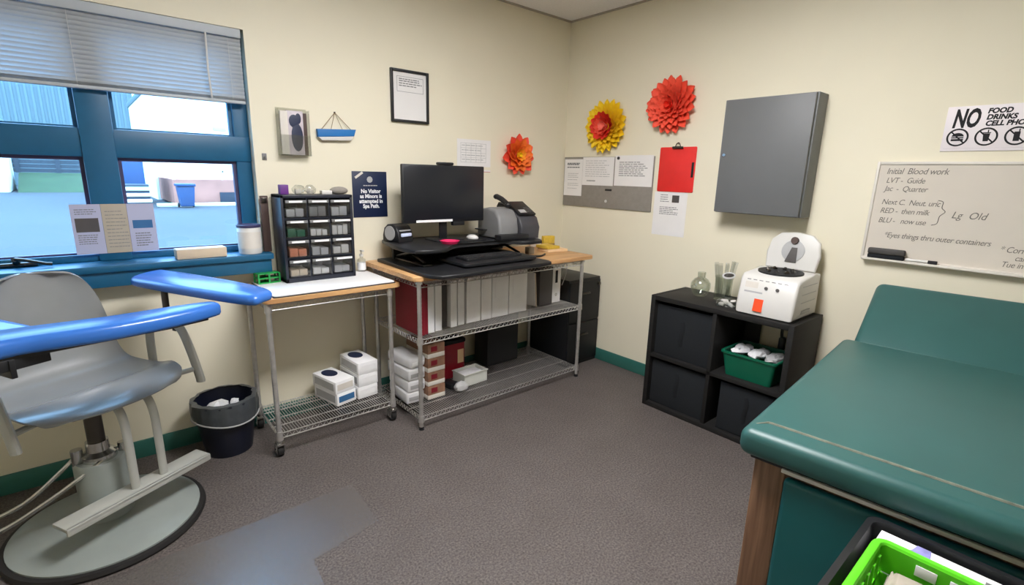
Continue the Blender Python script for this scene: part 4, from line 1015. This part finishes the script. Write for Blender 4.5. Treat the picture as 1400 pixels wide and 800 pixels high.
# glass vase with clear tubes, small tray
t = thing('glass_carafe', 'round clear glass carafe on the left of the bookcase top', 'carafe', (-.21, -1.46, BH+.0005))
MB().lathe([(0, .003), (.03, .003), (.045, .02), (.062, .06), (.06, .09), (.042, .115), (.024, .125), (.026, .16), (.024, .16), (.022, .127), (.04, .111), (.057, .088), (.059, .06), (.043, .022), (.03, .006), (0, .006)], seg=28).build('carafe_glass', M['vaseglass'], t)
t = thing('swab_jar', 'tall clear jar of plastic tubes beside the glass carafe', 'jar', (-.17, -1.59, BH+.0005))
MB().lathe([(0, .002), (.05, .002), (.052, .14), (.055, .145), (.054, .15), (.05, .14), (.047, .005), (0, .005)], seg=26).build('jar_glass', M['vaseglass'], t)
r = random.Random(4)
for k in range(9):
    a = 2*PI*k/9; b = a+.3
    m = MB(); m.cyl((.025*math.cos(a), .025*math.sin(a), .012), (.058*math.cos(b), .058*math.sin(b), .22+.03*r.random()), .009, .012, seg=10); m.build('tube', M['clear'], t)
m = MB(); m.prism([(.042*math.cos(2*PI*k/24), .022*math.sin(2*PI*k/24)) for k in range(24)], .052, .054, mtx=Matrix.Translation((0, 0, .165)) @ Matrix.Rotation(-.65, 4, 'Z') @ Matrix.Rotation(PI/2, 4, 'X')); m.build('jar_tag', M['lbl'], t)
m = MB(); m.prism([(.032*math.cos(2*PI*k/24), .012*math.sin(2*PI*k/24)) for k in range(24)], .054, .0548, mtx=Matrix.Translation((0, 0, .167)) @ Matrix.Rotation(-.65, 4, 'Z') @ Matrix.Rotation(PI/2, 4, 'X')); m.build('tag_print', M['bindg'], t)
t = thing('supply_tray', 'small clear tray of white packets between carafe and centrifuge', 'tray', (-.285, -1.685, BH+.002), WB+.15)
m = MB(); a, b, h_, th = .05, .06, .035, .002
m.box((-a, -b, 0), (a, b, th)); m.box((-a, -b, 0), (a, -b+th, h_)); m.box((-a, b-th, 0), (a, b, h_)); m.box((-a, -b, 0), (-a+th, b, h_)); m.box((a-th, -b, 0), (a, b, h_)); m.build('tray_shell', M['clear'], t)
for k in range(6):
    m = MB(); m.box((-.016, -.02, 0), (.016, .02, .014), .005); m.build('packet', M['white'], t, loc=(-.026+.026*(k % 3), -.028+.05*(k//3), .003+.012*(k % 2)), rot=(.2*(k % 3), .15, k*.7))

# ------------------------------------------------------------------ exam table
ex = thing('exam_table', 'teal padded exam table with walnut base in the right foreground', 'exam table', (-1.775, -2.485, 0), math.radians(5))
EW = .76
m = MB(); m.box((-.015, -EW, .715), (1.25, .008, .80), .03, seg=5); m.build('seat_cushion', M['vinyl'], ex)
mh = Matrix.Translation((1.235, 0, .745)) @ Matrix.Rotation(math.radians(-33), 4, 'Y')
m = MB(); m.box((0, -EW, -.035), (.46, -.035, .045), .034, mtx=mh, seg=5); m.build('headrest_cushion', M['vinyl'], ex)
m = MB(); m.tube([(.045, -.02, .796), (.075, -.045, .8005), (.075, -EW+.045, .8005)], .0048, 6); m.build('piping', M['piping'], ex)
m = MB(); m.box((.03, -EW+.02, .695), (1.24, -.02, .714), .003); m.build('cushion_board', M['blk'], ex)
m = MB(); m.box((.018, -EW+.03, .690), (.03, -.11, .702), .002); m.build('edge_strip', M['alum'], ex, label='pale metal edge strip')
m = MB(); m.box((.045, -.115, 0), (.075, -.03, .695), .003); m.box((.045, -EW+.03, 0), (.075, -EW+.115, .695), .003); m.box((.075, -.055, 0), (1.58, -.03, .695), .003); m.box((.075, -EW+.03, 0), (1.58, -EW+.055, .695), .003); m.box((1.555, -EW+.055, 0), (1.58, -.055, .695), .003); m.box((.055, -EW+.115, .03), (.075, -.115, .69)); m.build('base_cabinet', M['walnut'], ex)
m = MB(); m.box((.022, -EW+.12, .08), (.055, -.118, .672), .014, seg=4); m.build('foot_panel', M['vinyl_d'], ex, label='padded dark teal foot panel')
for yy in (-.06, -EW+.06): 
    m = MB(); m.box((1.22, yy-.012, .70), (1.25, yy+.012, .73), .002); m.build('headrest_hinge', M['dchrome'], ex)
m = MB(); m.tube([(1.50, -.2, .69), (1.52, -.2, .86)], .01); m.tube([(1.50, -EW+.2, .69), (1.52, -EW+.2, .86)], .01); m.build('headrest_prop', M['dchrome'], ex)

# ------------------------------------------------------------------ black utility cart with basket
t = thing('utility_cart', 'black plastic tray cart at the foot of the exam table', 'cart', (-1.985, -3.06, 0))
open_bin(-.30, -.26, .205, .235, .09, .006, M['blk'], t, 'top_tray', r=.03, th=.006).location = (0, 0, .61)
open_bin(-.30, -.26, .205, .235, .07, .006, M['blk'], t, 'lower_tray', r=.03, th=.006).location = (0, 0, .14)
for x in (-.265, .175):
    for y in (-.23, .205):
        le = MB().cyl((x, y, .05), (x, y, .61), .018, seg=14).build('leg', M['blk'], t)
        MB().cyl((x-.012, y, .025), (x+.012, y, .025), .025, seg=16).box((x-.016, y-.012, .025), (x+.016, y+.012, .056), .002).build('caster', M['rub'], le)
bk = thing('green_basket', 'lime green plastic basket in the black tray cart', 'basket', (-2.09, -3.01, .6165))
m = MB(); x0, y0, x1, y1, hb = -.135, -.135, .135, .135, .135
def wall_slots(ax, pos, a0, a1, nrm):
    """one basket wall made of rails and bars so that the slots are open"""
    n = 7; bw = .012; th = .0035
    def bx(a, b, z0, z1):
        ins = .018*(1-(z0+z1)/2/hb)
        p0, p1 = (pos-nrm*ins-th/2, pos-nrm*ins+th/2)
        if ax == 'x': m.box((p0, a, z0), (p1, b, z1))
        else: m.box((a, p0, z0), (b, p1, z1))
    bx(a0, a1, 0, .03); bx(a0, a1, .062 if nrm*(pos) < 0 or ax == 'y' else .03, .072); bx(a0, a1, .10 if (ax == 'y' or pos < 0) else .072, hb)
    for k in range(n+1):
        c_ = a0+(a1-a0)*k/n; bx(max(a0, c_-bw/2), min(a1, c_+bw/2), .0, hb-.01 if (ax == 'y' or pos < 0) else .04)
for ax, pos, a0, a1, nr in (('x', x0, y0, y1, -1), ('x', x1, y0, y1, 1), ('y', y0, x0, x1, -1), ('y', y1, x0, x1, 1)): wall_slots(ax, pos, a0, a1, nr)
m.box((x0+.018, y0+.018, 0), (x1-.018, y1-.018, .004))
m.build('basket_mesh', M['lime'], bk)
m = MB(); rim = rrect(x0-.004, y0-.004, x1+.004, y1+.004, .02); m.tube([(p[0], p[1], hb) for p in rim], .007, 8, closed=True, flat=(.009, .006)); m.build('basket_rim', M['lime'], bk)
for k in range(2):
    B((.1265, .035-.055*k, .10), (.1285, .07-.055*k, .124), .0008).build('basket_label', M['lbl'], bk, label='small white sticker')
t = thing('plastic_pouch', 'clear crinkled pouch lying in the lime basket', 'pouch', (-2.085, -2.995, .6215), .06)
r = random.Random(9); m = MB(); m.box((-.085, -.09, 0), (.09, .085, .112), .018, seg=3)
bmesh.ops.subdivide_edges(m.b, edges=m.b.edges[:], cuts=1)
for v in m.b.verts: v.co += Vector((0, 0, r.uniform(-.006, .006))) if v.co.z > .04 else Vector((0, 0, 0))
m.build('pouch_film', M['bag'], t)
m = MB(); m.box((-.06, -.06, .1175), (.05, .03, .1195), .0005); m.build('pouch_label', M['grey'], t)
t = thing('glove_carton', 'white printed carton between lime basket and exam table', 'box', (-1.848, -2.99, .6165))
B((-.045, -.16, 0), (.045, .14, .072), .002).build('carton', M['lbl'], t)
m = MB(); m.mi = 0
m.prism([(-.045, .11), (-.02, .10), (.02, .075), (.045, .07), (.045, .045), (.0, .04), (-.045, .075)], .0722, .0728); m.build('cover_art', mat('lilac_print', srgb(150, 146, 206), .6, var=.3, vscale=30), t)
m = MB(); m.prism([(-.045, .03), (-.02, .02), (-.005, -.02), (-.01, -.07), (-.02, -.13), (-.045, -.14)], .0722, .0728); m.build('dark_swoosh', M['inkd'], t)
m = MB(); m.box((.0, -.11, .0722), (.025, -.05, .0728)); m.build('carton_print', M['grey'], t)

# ------------------------------------------------------------------ outdoors, beyond the window
GZ = .42
o = B((-60, .6, GZ-.2), (60, 90, GZ)).build('street_ground', M['road']); o['kind'] = 'structure'
m = MB(); m.prism([(22.6, GZ-.01), (24.6, 1.09), (26, 1.09), (26, GZ-.01)], -4.85, -1.9, mtx=Matrix.Rotation(PI/2, 4, 'Z') @ Matrix.Rotation(PI/2, 4, 'X'))
o = m.build('grass_bank', M['grass']); tag(o, 'green grass bank across the street below the fence', 'grass', kind='stuff')
t = thing('street_fence', 'grey board fence on top of the grass bank across the street', 'fence', (0, 24.9, 1.1))
m = MB()
for k in range(4): m.box((-5.0, -.02, .02+.17*k), (-2.4, .02, .16+.17*k))
m.build('fence_boards', M['fence'], t)
for k in range(3): B((-4.95+1.2*k, -.09, 0), (-4.8+1.2*k, -.02, .74)).build('fence_post', M['fence'], t)
t = thing('siding_building', 'pale blue corrugated metal building far across the street', 'building', (-5, 31, GZ))
m = MB(); m.box((-9, 0, 0), (4.6, 6, 9.2))
for k in range(56): m.box((-9+.243*k, -.04, 0), (-9+.243*k+.1, 0, 9.2))
m.build('metal_siding', M['siding'], t)
m = MB(); m.prism([(-.4, 9.15), (3, 10.4), (6.4, 9.15)], -9.3, 4.9, mtx=Matrix.Rotation(PI/2, 4, 'Z') @ Matrix.Rotation(PI/2, 4, 'X')); m.build('roof', M['fence'], t)
t = thing('white_building', 'bright white building with a raised red deck across the street', 'building', (0, 17, GZ))
m = MB(); m.box((-1.22, 0, 0), (7, 6, 3.3)); m.build('building_wall', M['whitewall'], t)
m = MB(); m.box((-1.25, -.05, 3.3), (7.2, 6.2, 3.5), .02); m.build('roof', M['siding'], t)
B((.55, -.03, 2.28), (.95, 0, 2.42), .005).build('wall_vent', M['ltgrey'], t)
m = MB(); m.box((-1.15, -3.1, .05), (4, -.02, .72)); m.build('deck', M['deck'], t)
m = MB()
for k in range(3): m.box((-.02+.62*k, -3.13, -.02), (.5+.62*k, -3.08, .36))
m.build('deck_opening_shade', M['darkopen'], t)  # shade inside the openings, set as dark blocks on the solid deck
m = MB()
for x in (-1.1, .1, 1.2, 2.4): m.box((x-.04, -3.08, .72), (x+.04, -3.0, 1.25))
m.box((.1, -3.08, .93), (4, -3.02, .98)); m.box((.1, -3.08, 1.2), (4, -3.02, 1.26)); m.build('deck_railing', M['whitewall'], t)
m = MB(); m.box((-1.6, -3.6, 0), (5, -3.3, .08), .01); m.build('kerb', M['whitewall'], t)
t = thing('wheelie_bin', 'blue wheeled rubbish bin standing before the red deck', 'bin', (-.99, 13.0, GZ))
m = MB(); m.prism([(-.19, -.2), (.19, -.2), (.19, .2), (-.19, .2)], .04, .56, .02)
for v in m.b.verts:
    if v.co.z < .2: v.co.x *= .8; v.co.y *= .8
m.build('bin_body', M['bluebin2'], t); B((-.22, -.23, .56), (.22, .22, .63), .02).build('bin_lid', M['bluebin2'], t)
for x in (-.17, .17): MB().cyl((x-.02, .16, .06), (x+.02, .16, .06), .06, seg=14).build('wheel', M['rub'], t)
for k in range(4):
    t = thing('white_plank', ('lowest of the white planks stacked across the street', 'second lowest of the white planks stacked across the street', 'third of the white planks stacked across the street', 'topmost of the white planks stacked across the street')[k], 'plank', (-2.05, 13.2, GZ+.15*k), 0, 'white planks across the street')
    B((-.3, -.3, .0), (.3, .3, .085), .02).build('plank', M['whitewall'], t); B((-.27, -.25, .085), (.27, .25, .15)).build('spacer', M['fence'], t)
t = thing('parked_trailer', 'blue panelled trailer parked behind the white planks', 'trailer', (-2.0, 14.6, GZ))
B((-.3, -.2, .3), (.28, 2, 1.35), .03).build('trailer_box', M['bluebin2'], t); B((-.33, -.23, 1.3), (.31, 2.03, 1.4), .02).build('trailer_roof', M['whitewall'], t)
for x in (-.25, .23): MB().cyl((x-.05, .9, .2), (x+.05, .9, .2), .2, seg=18).build('wheel', M['rub'], t)
B((-.04, -.6, .28), (.02, -.2, .34)).build('hitch', M['fence'], t)
t = thing('white_garage', 'white garage wall at the left edge of the street view', 'building', (-6.6, 22.5, GZ))
m = MB(); m.box((-3, 0, 0), (1.55, 3, 2.4), .02); m.build('garage_wall', M['whitewall'], t); B((-3.1, -.15, 2.4), (1.68, 3.1, 2.55), .02).build('roof', M['siding'], t)
B((-2.2, -.03, 0), (.6, 0, 2.0)).build('garage_door', M['siding'], t)

# ------------------------------------------------------------------ daylight, camera
wd = bpy.data.worlds.new('World'); scene.world = wd; wd.use_nodes = True
bg = wd.node_tree.nodes['Background']; bg.inputs[0].default_value = (.42, .67, 1, 1); bg.inputs[1].default_value = 7
_n = wd.node_tree.nodes; _l = wd.node_tree.links   # overcast sky: brighter towards the zenith
_tc = _n.new('ShaderNodeTexCoord'); _sx = _n.new('ShaderNodeSeparateXYZ'); _mr = _n.new('ShaderNodeMapRange')
_mr.inputs[1].default_value = .25; _mr.inputs[2].default_value = .75; _mr.inputs[3].default_value = 6.5; _mr.inputs[4].default_value = 17
_l.new(_tc.outputs['Generated'], _sx.inputs[0]); _l.new(_sx.outputs['Z'], _mr.inputs[0]); _l.new(_mr.outputs[0], bg.inputs[1])

f_, pi_, ya_, ro_, cx, cy, cz = 683.1335, .2318, .7105, .0257, -3.1789, -3.0534, 1.5036
F = Vector((math.sin(ya_)*math.cos(pi_), math.cos(ya_)*math.cos(pi_), -math.sin(pi_)))
R0 = Vector((math.cos(ya_), -math.sin(ya_), 0)); U0 = R0.cross(F)
R = R0*math.cos(ro_)+U0*math.sin(ro_); U = -R0*math.sin(ro_)+U0*math.cos(ro_)
cam = bpy.data.cameras.new('camera'); co = bpy.data.objects.new('camera', cam); COL.objects.link(co)
cam.sensor_fit = 'HORIZONTAL'; cam.sensor_width = 36; cam.lens = 36*f_/1400; cam.clip_start = .05; cam.clip_end = 300
Mx = Matrix((R, U, -F)).transposed().to_4x4(); Mx.translation = Vector((cx, cy, cz)); co.matrix_world = Mx
scene.camera = co
scene.view_settings.view_transform = 'Standard'; scene.view_settings.look = 'None'
scene.view_settings.exposure = 0; scene.view_settings.gamma = 1; scene.view_settings.use_curve_mapping = False
scene.cycles.max_bounces = 8; scene.cycles.diffuse_bounces = 5; scene.cycles.transparent_max_bounces = 24
scene.cycles.use_denoising = True
